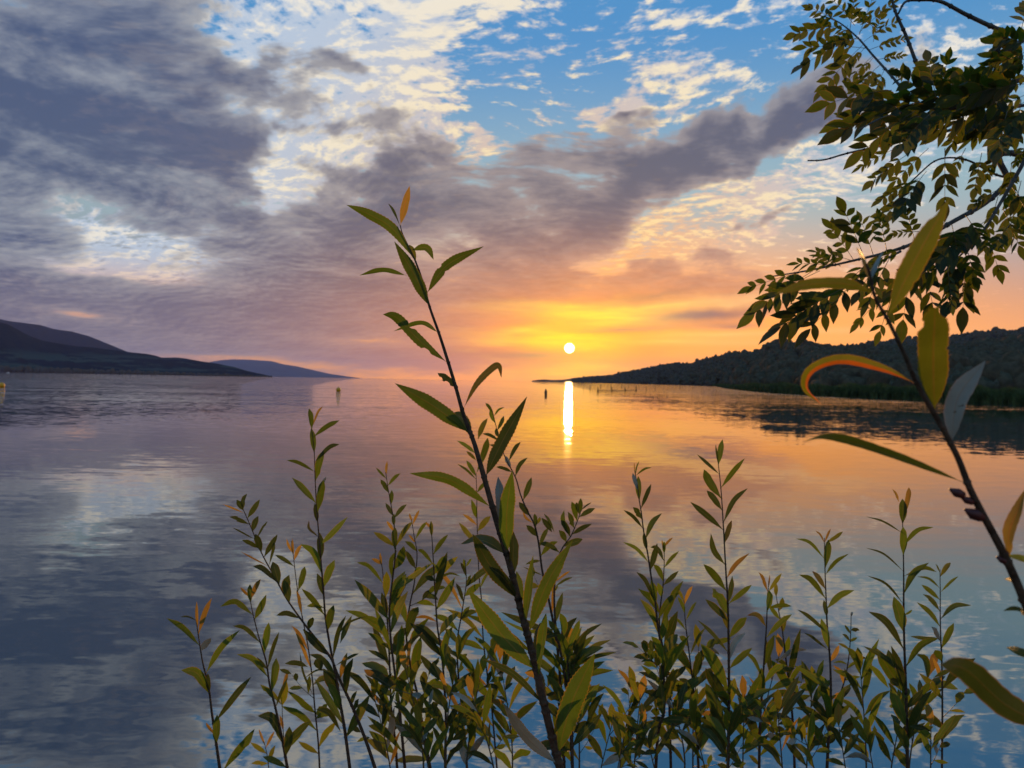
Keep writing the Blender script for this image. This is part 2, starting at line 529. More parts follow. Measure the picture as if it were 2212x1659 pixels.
def tag(o, label=None, cat=None, group=None, kind=None):
    if label: o['label'] = label
    if cat: o['category'] = cat
    if group: o['group'] = group
    if kind: o['kind'] = kind
    return o


class MB:
    """collects shapes and links them as one mesh object"""
    def __init__(s):
        s.v, s.f = [], []

    def box(s, c, h, rz=0.0):
        k = len(s.v)
        m = Matrix.Rotation(rz, 3, 'Z')
        for dx in (-1, 1):
            for dy in (-1, 1):
                for dz in (-1, 1):
                    s.v.append(Vector(c) + m @ Vector((dx * h[0], dy * h[1], dz * h[2])))
        for q in ((0, 1, 3, 2), (4, 6, 7, 5), (0, 4, 5, 1), (2, 3, 7, 6), (0, 2, 6, 4), (1, 5, 7, 3)):
            s.f.append(tuple(k + i for i in q))
        return s

    def tube(s, pts, rads, n=6, caps=True):
        k0 = len(s.v)
        pts = [Vector(p) for p in pts]
        ref = None
        for i, p in enumerate(pts):
            t = (pts[min(i + 1, len(pts) - 1)] - pts[max(i - 1, 0)]).normalized()
            if ref is None:
                ref = t.orthogonal().normalized()
            ref = (ref - t * ref.dot(t)).normalized()
            b = t.cross(ref)
            for j in range(n):
                a = 2 * math.pi * j / n
                s.v.append(p + (ref * math.cos(a) + b * math.sin(a)) * rads[i])
        for i in range(len(pts) - 1):
            for j in range(n):
                a, b2 = k0 + i * n + j, k0 + i * n + (j + 1) % n
                s.f.append((a, b2, b2 + n, a + n))
        if caps:
            s.f.append(tuple(k0 + j for j in range(n))[::-1])
            s.f.append(tuple(k0 + (len(pts) - 1) * n + j for j in range(n)))
        return s

    def lathe(s, c, prof, n=14):
        """prof: list of (radius, z)"""
        pts = [Vector(c) + Vector((0, 0, z)) for _, z in prof]
        k0 = len(s.v)
        for p, (r, z) in zip(pts, prof):
            for j in range(n):
                a = 2 * math.pi * j / n
                s.v.append(p + Vector((math.cos(a) * r, math.sin(a) * r, 0)))
        for i in range(len(pts) - 1):
            for j in range(n):
                a, b2 = k0 + i * n + j, k0 + i * n + (j + 1) % n
                s.f.append((a, b2, b2 + n, a + n))
        s.f.append(tuple(k0 + j for j in range(n))[::-1])
        s.f.append(tuple(k0 + (len(pts) - 1) * n + j for j in range(n)))
        return s

    def build(s, name, mat, parent=None, loc=(0, 0, 0), smooth=True):
        o = Vector(loc)
        return mesh_obj(name, [v - o for v in s.v] if parent is None else s.v, s.f, mat, parent, loc if parent is None else (0, 0, 0), None, smooth)


def smooth_path(pts, per=6):
    """Catmull-Rom through the points"""
    P = [Vector(p) for p in pts]
    P = [P[0] * 2 - P[1]] + P + [P[-1] * 2 - P[-2]]
    out = []
    for i in range(1, len(P) - 2):
        for j in range(per):
            t = j / per
            a, b, c, d = P[i - 1:i + 3]
            out.append(0.5 * ((2 * b) + (c - a) * t + (2 * a - 5 * b + 4 * c - d) * t * t + (3 * b - a - 3 * c + d) * t ** 3))
    out.append(P[-2])
    return out


def interp(x, tab):
    xs, ys = zip(*tab)
    return float(np.interp(x, xs, ys))

# ------------------------------------------------------------------ water
def build_water():
    m, nt, out = new_mat('lake_water')
    L = nt.links
    geo = nt.nodes.new('ShaderNodeNewGeometry')
    pos = geo.outputs['Position']
    patch = noise(nt, mapping(nt, pos, scale=(0.05, 0.09, 1)), 1.0, 3, 0.55)
    sp0 = nt.nodes.new('ShaderNodeSeparateXYZ')
    L.new(pos, sp0.inputs[0])
    X, Y = S(nt, sp0.outputs[0]), S(nt, sp0.outputs[1])
    # a breeze ruffles the open lake to the left and the water off the reeds; the middle stays calm
    side = X / (Y + 1.0)
    breeze = Y.ss(24, 70) * side.ss(-0.06, -0.30) * 2.4 + Y.ss(48, 120) * side.ss(0.19, 0.30) * 1.7 + Y.ss(110, 190) * side.ss(0.095, 0.15) * 1.9
    rough_patch = patch.ss(0.35, 0.68) * 0.9 + 0.45 + breeze * 3.0
    sx = sy = None
    for (kx, ky, rot, det, ax, ay) in ((0.045, 0.16, 4, 2, 0.006, 0.010), (0.5, 1.5, -14, 2, 0.007, 0.015),
                                       (1.5, 4.2, 9, 3, 0.010, 0.022), (6.0, 13.0, -5, 2, 0.004, 0.007)):
        q = mapping(nt, pos, (kx * 3.3, ky * 7.1, 0), (0, 0, R(rot)), (kx, ky, 1))
        n = nt.nodes.new('ShaderNodeTexNoise')
        n.noise_dimensions = '2D'
        L.new(q, n.inputs['Vector'])
        n.inputs['Scale'].default_value = 1.0
        n.inputs['Detail'].default_value = det
        sp = nt.nodes.new('ShaderNodeSeparateColor')
        L.new(n.outputs['Color'], sp.inputs[0])
        a = (S(nt, sp.outputs[0]) - 0.5) * (ax * 2)
        b = (S(nt, sp.outputs[1]) - 0.5) * (ay * 2)
        sx, sy = (a, b) if sx is None else (sx + a, sy + b)
    sx, sy = sx * rough_patch, sy * rough_patch
    nv = nt.nodes.new('ShaderNodeVectorMath')
    nv.operation = 'NORMALIZE'
    L.new(vec(nt, sx, sy, 1.0), nv.inputs[0])
    p = nt.nodes.new('ShaderNodeBsdfPrincipled')
    p.inputs['Base Color'].default_value = (0.012, 0.032, 0.026, 1)
    p.inputs['Roughness'].default_value = 0.02
    p.inputs['IOR'].default_value = 3.3
    L.new(nv.outputs[0], p.inputs['Normal'])
    L.new(p.outputs[0], out.inputs[0])
    s = 24000.0
    xs = [-s, -3000, -300, -40, 40, 300, 3000, s]
    ys = [-300, -20, 40, 300, 3000, s]
    v = [(x, y, 0.0) for y in ys for x in xs]
    n = len(xs)
    f = [(j * n + i, j * n + i + 1, (j + 1) * n + i + 1, (j + 1) * n + i) for j in range(len(ys) - 1) for i in range(n - 1)]
    tag(mesh_obj('lake_water', v, f, m, smooth=False), kind='structure')


build_water()

# ------------------------------------------------------------------ near bank under the willows
random.seed(5)
xs = np.linspace(-30, 30, 61)
prof = [(-30, 0.8), (-8, 0.7), (-2, 0.6), (0.5, 0.55), (1.5, 0.52), (2.0, 0.48), (2.5, 0.42), (2.9, 0.10), (3.3, -0.25), (4.0, -0.6)]
v = [(x, y + 0.12 * math.sin(x * 0.9) * (y > 1.0), z + random.uniform(-0.03, 0.03)) for (y, z) in prof for x in xs]
n = len(xs)
f = [(j * n + i, j * n + i + 1, (j + 1) * n + i + 1, (j + 1) * n + i) for j in range(len(prof) - 1) for i in range(n - 1)]
tag(mesh_obj('bank', v, f, MAT['earth']), kind='structure')

# ------------------------------------------------------------------ hills
def hill(name, ridge, y0, y1, mat, rows=12, ease=0.75, rough=0.04, seed=1, step=6.0, sink=-4.0):
    """a hill whose crest is seen along the ridge points; y0, y1: distance of foot and crest by picture column"""
    rs = np.random.RandomState(seed)
    x0, x1 = ridge[0][0], ridge[-1][0]
    cols = np.arange(x0, x1 + step, step)
    ph = rs.uniform(0, 6.28, 8)
    V, F = [], []
    prof = []
    for px in cols:
        py = interp(px, ridge)
        a, b = interp(px, y0), interp(px, y1)
        top = at(px, py, b)
        line = [(top.x / b * a, a, sink)]
        for k in range(rows + 1):
            t = k / rows
            y = a + (b - a) * t
            h = top.z * (t ** ease * 0.55 + 0.45 * (3 * t * t - 2 * t ** 3))
            wob = sum(math.sin(px * f_ + ph[i] + t * 5 * (i + 1)) for i, f_ in enumerate((0.021, 0.05, 0.11, 0.23))) * rough * top.z * t * (1 - t) * 1.6
            line.append((top.x / b * y, y, max(h + wob, 0.0) + (0.3 if k == 0 else 0)))
        for k, (ky, kz) in enumerate(((1.15, 0.85), (1.4, 0.4), (1.7, -0.02))):
            line.append((top.x * ky, b * ky, top.z * kz))
        prof.append(line)
        V += line
    m = len(prof[0])
    for i in range(len(prof) - 1):
        for j in range(m - 1):
            F.append((i * m + j, (i + 1) * m + j, (i + 1) * m + j + 1, i * m + j + 1))
    ob = mesh_obj(name, V, F, mat)
    tag(ob, kind='structure')
    return cols, prof


# slopes across the lake carry fields among the woods
def slope_mat():
    m, nt, out = new_mat('far_slope')
    p = nt.nodes.new('ShaderNodeBsdfPrincipled')
    geo = nt.nodes.new('ShaderNodeNewGeometry')
    pos = geo.outputs['Position']
    sp = nt.nodes.new('ShaderNodeSeparateXYZ')
    nt.links.new(pos, sp.inputs[0])
    h = S(nt, sp.outputs[2])
    n1 = noise(nt, mapping(nt, pos, scale=(0.0035, 0.0035, 0.02)), 1.0, 4, 0.55, dims='3D')
    n2 = noise(nt, pos, 0.02, 5, 0.6, dims='3D')
    fields = n1.ss(0.47, 0.56) * h.ss(150, 90) * h.ss(18, 34)
    c = mix(nt, n2.ss(0.3, 0.7), (0.006, 0.011, 0.015), (0.013, 0.020, 0.022))
    c = mix(nt, fields * 0.75, c, (0.055, 0.075, 0.055))
    nt.links.new(c, p.inputs['Base Color'])
    p.inputs['Roughness'].default_value = 1.0
    p.inputs['Specular IOR Level'].default_value = 0.0
    nt.links.new(p.outputs[0], out.inputs[0])
    return m


FAR = slope_mat()
hill('hills', [(-900, 676), (-600, 670), (-300, 672), (-80, 682), (0, 689), (16, 693), (48, 697), (88, 702), (117, 711), (155, 716), (192, 726), (227, 740), (256, 752), (283, 763), (330, 776), (400, 790), (470, 803), (530, 811)],
     [(-900, 6600), (530, 6600)], [(-900, 9000), (256, 9000), (530, 7200)], FAR, seed=3)
hill('hills', [(-900, 690), (-500, 680), (-200, 684), (-60, 690), (0, 696), (16, 700), (35, 710), (53, 720), (72, 729), (93, 736), (128, 742), (165, 748), (197, 750), (227, 754), (256, 757), (283, 761), (315, 764), (336, 768), (349, 772.5), (366, 772.5), (381, 772), (400, 774), (432, 780), (467, 785), (507, 793), (533, 801), (560, 807), (584, 812)],
     [(-900, 3000), (0, 3500), (584, 4300)], [(-900, 4300), (0, 4700), (400, 4800), (584, 4500)], FAR, seed=4)
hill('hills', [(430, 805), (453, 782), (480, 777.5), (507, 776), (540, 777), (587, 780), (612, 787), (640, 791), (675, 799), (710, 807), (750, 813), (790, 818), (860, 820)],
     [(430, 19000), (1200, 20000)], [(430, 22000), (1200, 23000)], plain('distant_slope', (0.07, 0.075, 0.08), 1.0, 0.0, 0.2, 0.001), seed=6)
# right: the low spit, the near wooded ridge and the ridge behind
hill('hills', [(1149, 822.5), (1162, 820.4), (1176, 819.6), (1195, 821), (1218, 820.2), (1232, 818), (1240, 816), (1272, 814.5), (1301, 813), (1345, 806), (1357, 804), (1375, 808), (1400, 815)],
     [(1149, 5200), (1400, 4600)], [(1149, 5600), (1400, 5600)], MAT['hillwood'], seed=8, step=3)
RIDGE = [(1236, 822), (1255, 817.5), (1282, 813.5), (1301, 813.5), (1325, 812), (1336, 808.5), (1360, 803.5), (1376, 802.5), (1408, 794), (1440, 789), (1464, 787), (1485, 789.5), (1501, 784), (1533, 777), (1570, 770), (1602, 767), (1629, 770), (1646, 764), (1662, 753), (1691, 749), (1715, 753), (1742, 749), (1758, 753), (1782, 759), (1830, 760), (1880, 761), (1960, 764), (2020, 764), (2062, 760), (2129, 748), (2212, 745), (2350, 735), (2600, 730), (3000, 720)]
Y0 = [(1236, 4300), (1282, 2900), (1416, 1750), (1480, 1300), (1549, 850), (1622, 420), (1782, 270), (2212, 200), (3000, 150)]
Y1 = [(1236, 4600), (1336, 3300), (1464, 2500), (1602, 1600), (1691, 1050), (1830, 950), (2062, 900), (2212, 800), (3000, 600)]
cols_r, prof_r = hill('hills', RIDGE, Y0, Y1, MAT['hillwood'], rows=14, seed=9, ease=1.0)
RIDGE2 = [(1790, 765), (1812, 758), (1833, 753), (1860, 754), (1889, 748), (1915, 743), (1966, 738), (2054, 734), (2089, 727), (2129, 722), (2212, 718), (2400, 706), (3000, 690)]
cols_b, prof_b = hill('hills', RIDGE2, [(1790, 1250), (3000, 1000)], [(1790, 1900), (2212, 2000), (3000, 1800)], MAT['hillwood'], rows=12, seed=11)


# ------------------------------------------------------------------ woods on the right hills: one mass of crowns
def ico(sub):
    bm = bmesh.new()
    bmesh.ops.create_icosphere(bm, subdivisions=sub, radius=1.0)
    v = np.array([x.co[:] for x in bm.verts])
    f = np.array([[a.index for a in q.verts] for q in bm.faces])
    bm.free()
    return v, f


ICO2, ICO3 = ico(2), ico(3)


def crowns(name, spots, mat, rs, sub=ICO2):
    V, F, k = [], [], 0
    bv, bf = sub
    for (x, y, z, r, h) in spots:
        d = rs.normal(0, 0.10, len(bv)) + 1.0
        d2 = 1 + 0.25 * np.sin(bv @ rs.normal(0, 2.2, 3) + rs.uniform(0, 6))
        p = bv * (d * d2)[:, None] * np.array([r, r, h])
        V.append(p + np.array([x, y, z]))
        F.append(bf + k)
        k += len(bv)
    V, F = np.concatenate(V), np.concatenate(F)
    me = bpy.data.meshes.new(name)
    me.vertices.add(len(V))
    me.vertices.foreach_set('co', V.ravel())
    me.loops.add(F.size)
    me.loops.foreach_set('vertex_index', F.ravel().astype(np.int32))
    me.polygons.add(len(F))
    me.polygons.foreach_set('loop_start', np.arange(0, F.size, 3, dtype=np.int32))
    me.update(calc_edges=True)
    me.validate()
    me.materials.append(mat)
    ob = bpy.data.objects.new(name, me)
    col.objects.link(ob)
    return ob


def scatter(cols, prof, n, rs, x0, x1, rmin, rmax, rows, skip=0):
    out = []
    for _ in range(n):
        px = rs.uniform(x0, x1)
        i = min(int((px - cols[0]) / (cols[1] - cols[0])), len(prof) - 2)
        t = rs.uniform(0, 1) ** 0.8 * (rows + 0.6)
        j = int(t) + 1
        fr = t - int(t)
        a, b = Vector(prof[i][j]), Vector(prof[i][min(j + 1, len(prof[i]) - 1)])
        c = Vector(prof[i + 1][j])
        fx = rs.uniform(0, 1)
        p = a.lerp(b, fr) + (c - a) * fx
        r = rs.uniform(rmin, rmax) * (1.0 if rs.uniform() > 0.12 else 1.5)
        hh = r * rs.uniform(0.85, 1.35)
        out.append((p.x, p.y, p.z + hh * 0.35, r, hh))
    return out


rs = np.random.RandomState(21)
sp = scatter(cols_r, prof_r, 9000, rs, 1240, 2330, 2.4, 4.8, 14)
# far left end of the ridge: smaller clumps in the picture, fewer needed
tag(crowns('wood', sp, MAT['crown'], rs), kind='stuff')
sp = scatter(cols_b, prof_b, 2600, rs, 1795, 2330, 4.0, 7.0, 12)
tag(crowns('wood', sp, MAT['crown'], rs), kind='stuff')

# left shore: a line of tiny trees at the water
sp = []
for px in np.arange(-40, 584, 1.6):
    b = at(px, 803, interp(px, [(-900, 3000), (0, 3500), (584, 4300)]) - 15)
    r = rs.uniform(7, 15) * interp(px, [(-40, 1.35), (300, 1.0), (500, 0.6), (584, 0.3)])
    sp.append((b.x + rs.uniform(-5, 5), b.y + rs.uniform(-20, 40), r * 0.5, r, r * rs.uniform(0.9, 1.4)))
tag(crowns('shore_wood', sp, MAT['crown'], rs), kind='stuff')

# ------------------------------------------------------------------ reed belt along the right shore
SHORE = [(1500, 832.2), (1549, 835.0), (1576, 840.2), (1622, 844.8), (1659, 848), (1782, 855.5), (1942, 862.5), (2075, 868), (2212, 875), (2500, 892), (3000, 930)]


def shore_point(px):
    py = interp(px, SHORE)
    d = ray(px, py)
    return EYE + d * (EYE.z / -d.z)


rs = np.random.RandomState(33)
V, F = [], []
for _ in range(26000):
    px = 1500 + (2330 - 1500) * rs.uniform(0, 1) ** 0.9
    s = shore_point(px)
    dirn = Vector((s.x, s.y, 0)).normalized()
    depth = rs.uniform(0, 1) ** 1.3 * 14
    p = s + dirn * depth
    dist = p.length
    h = rs.uniform(1.9, 2.9) * interp(px, [(1500, 1.3), (1622, 1.15), (2212, 1.0)]) * (0.62 + 0.38 * min(1, depth / 2.0)) * (1 + 0.10 * math.sin(px * 0.09) + 0.07 * math.sin(px * 0.031))
    w = 0.05 + dist * 0.00022
    a = rs.uniform(0, 3.14)
    dx, dy = math.cos(a) * w, math.sin(a) * w
    lx, ly = rs.normal(0, 0.22, 2)
    k = len(V)
    V += [(p.x - dx, p.y - dy, -0.1), (p.x + dx, p.y + dy, -0.1), (p.x + lx * .5 + dx, p.y + ly * .5 + dy, h * .6), (p.x + lx * .5 - dx, p.y + ly * .5 - dy, h * .6), (p.x + lx * 1.4, p.y + ly * 1.4, h)]
    F += [(k, k + 1, k + 2, k + 3), (k + 3, k + 2, k + 4)]
tag(mesh_obj('reeds', V, F, MAT['reed'], smooth=False), kind='stuff')
# the shore the reeds and the wood stand on
V, F = [], []
cc = list(range(1490, 3001, 10))
for px in cc:
    s = shore_point(px)
    dirn = Vector((s.x, s.y, 0)).normalized()
    far = max(interp(px, Y0) * 1.25 / dirn.y, 90)
    V += [tuple(s + Vector((0, 0, -0.2))), tuple(s + dirn * 6 + Vector((0, 0, 0.15))), tuple(s + dirn * far + Vector((0, 0, 0.8)))]
for i in range(len(cc) - 1):
    for j in range(2):
        F.append((i * 3 + j, (i + 1) * 3 + j, (i + 1) * 3 + j + 1, i * 3 + j + 1))
tag(mesh_obj('shore', V, F, MAT['earth']), kind='structure')

# ------------------------------------------------------------------ single trees at the foot of the right hill
def shore_tree(px, top, base, dist, width, label, name='tree', conical=False, seed=0, dead=False):
    rs = np.random.RandomState(seed)
    b = at(px, base, dist)
    H = (base - top) / PF * dist
    W = width / PF * dist / 2
    root = empty(name, (b.x, b.y, 0.2))
    tag(root, label, 'tree', 'trees along the right shore')
    MB().tube([(0, 0, -0.5), (0.1, 0, H * 0.4), (0, 0.1, H * 0.85)], [H * 0.022 + .1, H * 0.015 + .08, 0.05], 6).build('trunk', MAT['bark'], root)
    spots = []
    for _ in range(26):
        t = rs.uniform(0.12, 0.98)
        if conical:
            rad = W * (1.02 - t) * 1.1
        else:
            rad = W * math.sin(math.pi * min(1, (t * 0.82 + 0.16))) ** 0.7
        a = rs.uniform(0, 6.28)
        q = rs.uniform(0.2, 0.75) * rad
        r = max(rad * rs.uniform(0.30, 0.5), H * 0.05)
        spots.append((math.cos(a) * q, math.sin(a) * q, H * t * 0.94, r, r * rs.uniform(0.8, 1.3)))
    # leaf clumps standing off the lumps so that the outline is broken
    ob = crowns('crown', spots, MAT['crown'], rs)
    me = ob.data
    bm = bmesh.new()
    bm.from_mesh(me)
    base_v = [v.co.copy() for v in bm.verts]
    for _ in range(500):
        c = Vector(base_v[rs.randint(len(base_v))]) * rs.uniform(0.98, 1.06)
        r = H * rs.uniform(0.012, 0.03)
        vs = [bm.verts.new(c + Vector(rs.normal(0, r, 3))) for _ in range(3)]
        bm.faces.new(vs)
    bm.to_mesh(me)
    bm.free()
    ob.parent = root


for i, a in enumerate([
    (1424, 800, 829.5, 1690, 15, 'slender dark tree rising highest beside the water under the low end of the right ridge'),
    (1437, 809, 830, 1640, 20, 'low round tree touching the slender dark tree on its right'),
    (1392, 817, 829, 1900, 22, 'small round tree at the water, the farthest along the right shore before the spit'),
    (1501, 806, 831, 1230, 28, 'broad rounded tree at the water where the reed belt begins'),
    (1478, 815, 831, 1340, 22, 'low bushy tree just left of the broad rounded tree at the start of the reeds'),
    (1553, 800, 830, 830, 19, 'narrow upright tree behind the thin left end of the reed belt'),
    (1586, 808, 832, 700, 30, 'wide low tree behind the reeds, right of the narrow upright tree'),
    (1632, 806, 834, 430, 34, 'rounded tree behind the reeds left of the arching orange willow leaf'),
    (1699, 786, 834, 400, 30, 'pointed dark conifer behind the reeds below the wooded hilltop', True),
    (1728, 800, 834, 390, 36, 'leafy tree behind the reeds, right of the pointed conifer'),
    (1852, 806, 834, 330, 50, 'spreading tree behind the reeds right of the small grey shed'),
    (1905, 801, 834, 320, 44, 'tall rounded tree behind the reeds left of the blurred willow stem'),
    (2140, 800, 838, 250, 70, 'big spreading tree behind the reeds near the right edge'),
]):
    shore_tree(*a[:6], name='conifer' if len(a) > 6 else 'tree', conical=len(a) > 6, seed=100 + i)

# ------------------------------------------------------------------ buildings on the right shore
def building(px, base, dist, w, h, d, rz, label, wins, roof_h, name='house', cat='house'):
    b = at(px, base, dist)
    root = empty(name, b)
    root.rotation_euler = (0, 0, rz)
    tag(root, label, cat)
    MB().box((0, 0, h / 2 - 3), (w / 2, d / 2, h / 2 + 3)).build('wall', MAT['render'], root, smooth=False)
    r = MB()
    e = 0.35
    r.v += [Vector(q) for q in ((-w/2-e, -d/2-e, h), (w/2+e, -d/2-e, h), (w/2+e, d/2+e, h), (-w/2-e, d/2+e, h), (-w/2-e, 0, h + roof_h), (w/2+e, 0, h + roof_h))]
    r.f += [(0, 1, 5, 4), (2, 3, 4, 5), (1, 2, 5), (3, 0, 4), (3, 2, 1, 0)]
    rf = r.build('roof', MAT['roof'], root, smooth=False)
    MB().box((w * 0.25, 0.4, h + roof_h), (0.35, 0.35, 0.9)).build('chimney', MAT['render'], rf, smooth=False)
    for wx, wz in wins:
        fr = MB().box((wx, -d / 2 - 0.02, wz), (0.62, 0.05, 0.85)).build('window', MAT['boat'], root, smooth=False)
        MB().box((wx, -d / 2 - 0.06, wz), (0.5, 0.03, 0.72)).build('pane', MAT['pane'], fr, smooth=False)


building(1861, 759, 1180, 7.5, 10.0, 7.5, R(-38), 'small pale tower house on the wooded hilltop, one wall lit by the low sun',
         [(-2.2, 2.2), (0, 2.2), (2.2, 2.2), (-2.2, 5.0), (0, 5.0), (2.2, 5.0), (-2.2, 7.8), (0, 7.8), (2.2, 7.8)], 0.8)
building(1839, 762, 1190, 14.0, 3.0, 8.0, R(12), 'low pale house with a wide roof just left of the hilltop tower house',
         [(-5, 1.5), (-2, 1.5), (1, 1.5), (4, 1.5)], 2.4)
building(1826, 826, 300, 5.2, 2.6, 4.0, R(8), 'small grey shed behind the reeds under the arching willow leaf',
         [(-1.2, 1.4), (1.2, 1.4)], 1.1, 'shed', 'shed')


# ------------------------------------------------------------------ buoys
def buoy_round(px, water_y, r, label, matn):
    d = ray(px, water_y)
    p = EYE + d * (EYE.z / -d.z)
    root = empty('buoy', p)
    tag(root, label, 'buoy', 'yellow marker buoys')
    prof = [(r * math.cos(a) * 1.0, r * 0.62 + r * math.sin(a)) for a in np.linspace(-1.35, 1.40, 12)]
    fl = MB().lathe((0, 0, 0), prof, 18).build('float', MAT[matn], root)
    MB().lathe((0, 0, 0), [(r * 1.005, r * 0.50), (r * 1.03, r * 0.55), (r * 1.03, r * 0.66), (r * 1.005, r * 0.72)], 18).build('band', MAT[matn], fl)
    MB().lathe((0, 0, 0), [(r * 0.18, r * 1.55), (r * 0.16, r * 1.72), (r * 0.10, r * 1.76)], 8).build('lifting_eye', MAT['wood'], root)


buoy_round(3, 836.5, 0.44, 'round yellow buoy cut by the left edge of the picture', 'yellow')
buoy_round(731, 845, 0.40, 'small round yellow buoy alone on the lake left of the tall willow', 'yellow')
d = ray(1179, 852)
p = EYE + d * (EYE.z / -d.z)
root = empty('buoy', p)
tag(root, 'upright dark spar buoy just left of the sun glitter', 'buoy')
MB().lathe((0, 0, 0), [(0.20, -0.3), (0.24, 0.0), (0.24, 0.55), (0.22, 0.62)], 12).build('float', MAT['darkpaint'], root)
MB().lathe((0, 0, 0), [(0.16, 0.62), (0.16, 0.86), (0.10, 0.95)], 10).build('top_mark', MAT['darkpaint'], root)
MB().lathe((0, 0, 0), [(0.245, 0.36), (0.25, 0.38), (0.25, 0.46), (0.245, 0.48)], 12).build('band', MAT['wood'], root)

# ------------------------------------------------------------------ stakes of an old landing stage
def stake(px, water_y, top_y, label, cap=False, group='wooden stakes standing in the lake'):
    d = ray(px, water_y)
    p = EYE + d * (EYE.z / -d.z)
    h = (water_y - top_y) / PF * p.y
    root = empty('stake', p)
    tag(root, label, 'stake', group)
    lean = random.uniform(-0.03, 0.03)
    r = 0.105
    MB().tube([(0, 0, -0.8), (lean * h * 0.5, 0, h * 0.5), (lean * h, 0, h)], [r * 1.15, r, r * 0.9], 8).build('post', MAT['wood'], root)
    if cap:
        MB().box((0, 0, 0.25), (0.22, 0.12, 0.12)).build('collar', MAT['wood'], root, smooth=False)
    return p


random.seed(9)
front = [(1292, 846.5, 835.5), (1322, 846, 836), (1350.6, 845, 835), (1374, 844.6, 832), (1396, 843.8, 834.5), (1415, 843.2, 834)]
flab = ['thick leftmost stake of the near row at the free end of the rail', 'stake of the near row, second from the left, carrying the rail',
        'stake of the near row, third from the left, carrying the rail', 'tallest stake of the near row at the right end of the rail',
        'free stake just right of the rail end in the near row', 'rightmost stake of the near row, closest to the reeds']
fp = [stake(*q, l, k < 4) for k, (q, l) in enumerate(zip(front, flab))]
back = [(1274.6, 840.2, 832), (1297.7, 839.6, 831), (1320, 839, 830.8), (1342, 838, 831), (1358, 837.4, 831.4)]
blab = ['leftmost thin stake of the far row, nearest the sun glitter', 'thin far stake above the left end of the rail', 'middle thin stake of the far row above the second near stake',
        'fourth thin stake of the far row counted from the glitter', 'rightmost thin stake of the far row']
for q, l in zip(back, blab):
    stake(*q, l)
rail = empty('rail', fp[0])
tag(rail, 'low horizontal timber rail running along four near stakes just above the water', 'rail')
for a, b in ((0, 1), (1, 2), (2, 3)):
    A, B = fp[a] - fp[0], fp[b] - fp[0]
    MB().tube([A + Vector((0, 0.13, 0.26)), (A + B) / 2 + Vector((0, 0.13, 0.20)), B + Vector((0, 0.13, 0.26))], [0.07, 0.065, 0.07], 6).build('beam', MAT['wood'], rail)

# ------------------------------------------------------------------ a boat far off under the left shore
b = at(17, 803.5, 1400)
root = empty('boat', (b.x, b.y, 0))
tag(root, 'tiny white boat far off under the left shore', 'boat')
h = MB()
sec = [(-3.4, 0.9, 0.75), (-1.0, 1.15, 0.8), (1.6, 0.95, 0.9), (3.6, 0.05, 1.15)]
for x_, w_, z_ in sec:
    h.v += [Vector((x_, -w_, z_)), Vector((x_, -w_ * 0.6, -0.15)), Vector((x_, w_ * 0.6, -0.15)), Vector((x_, w_, z_))]
for i in range(3):
    for j in range(3):
        h.f.append((i * 4 + j, (i + 1) * 4 + j, (i + 1) * 4 + j + 1, i * 4 + j + 1))
    h.f.append((i * 4 + 3, (i + 1) * 4 + 3, (i + 1) * 4, i * 4))
h.f.append((0, 1, 2, 3))
h.build('hull', MAT['boat'], root, smooth=False)
cb = MB().box((0.2, 0, 1.35), (1.3, 0.75, 0.55)).build('cabin', MAT['boat'], root, smooth=False)
MB().box((0.2, -0.77, 1.45), (0.9, 0.02, 0.22)).build('window', MAT['pane'], cb, smooth=False)

# ------------------------------------------------------------------ leaves and shoots
def lance(t, blunt=0.90, power=0.92):
    """half-width of a willow leaf along its length"""
    if t < 0.045:
        return 0.05
    s = (t - 0.045) / 0.955
    return max(0.02, min(1.0, 1.12 * math.sin(math.pi * min(s, 1.0) ** blunt) ** power))


def ovate(t):
    if t < 0.05:
        return 0.05
    s = (t - 0.05) / 0.95
    return max(0.015, math.sin(math.pi * s ** 0.78) ** 0.85 * (1.0 if s < 0.8 else 1 - (s - 0.8) * 1.2))


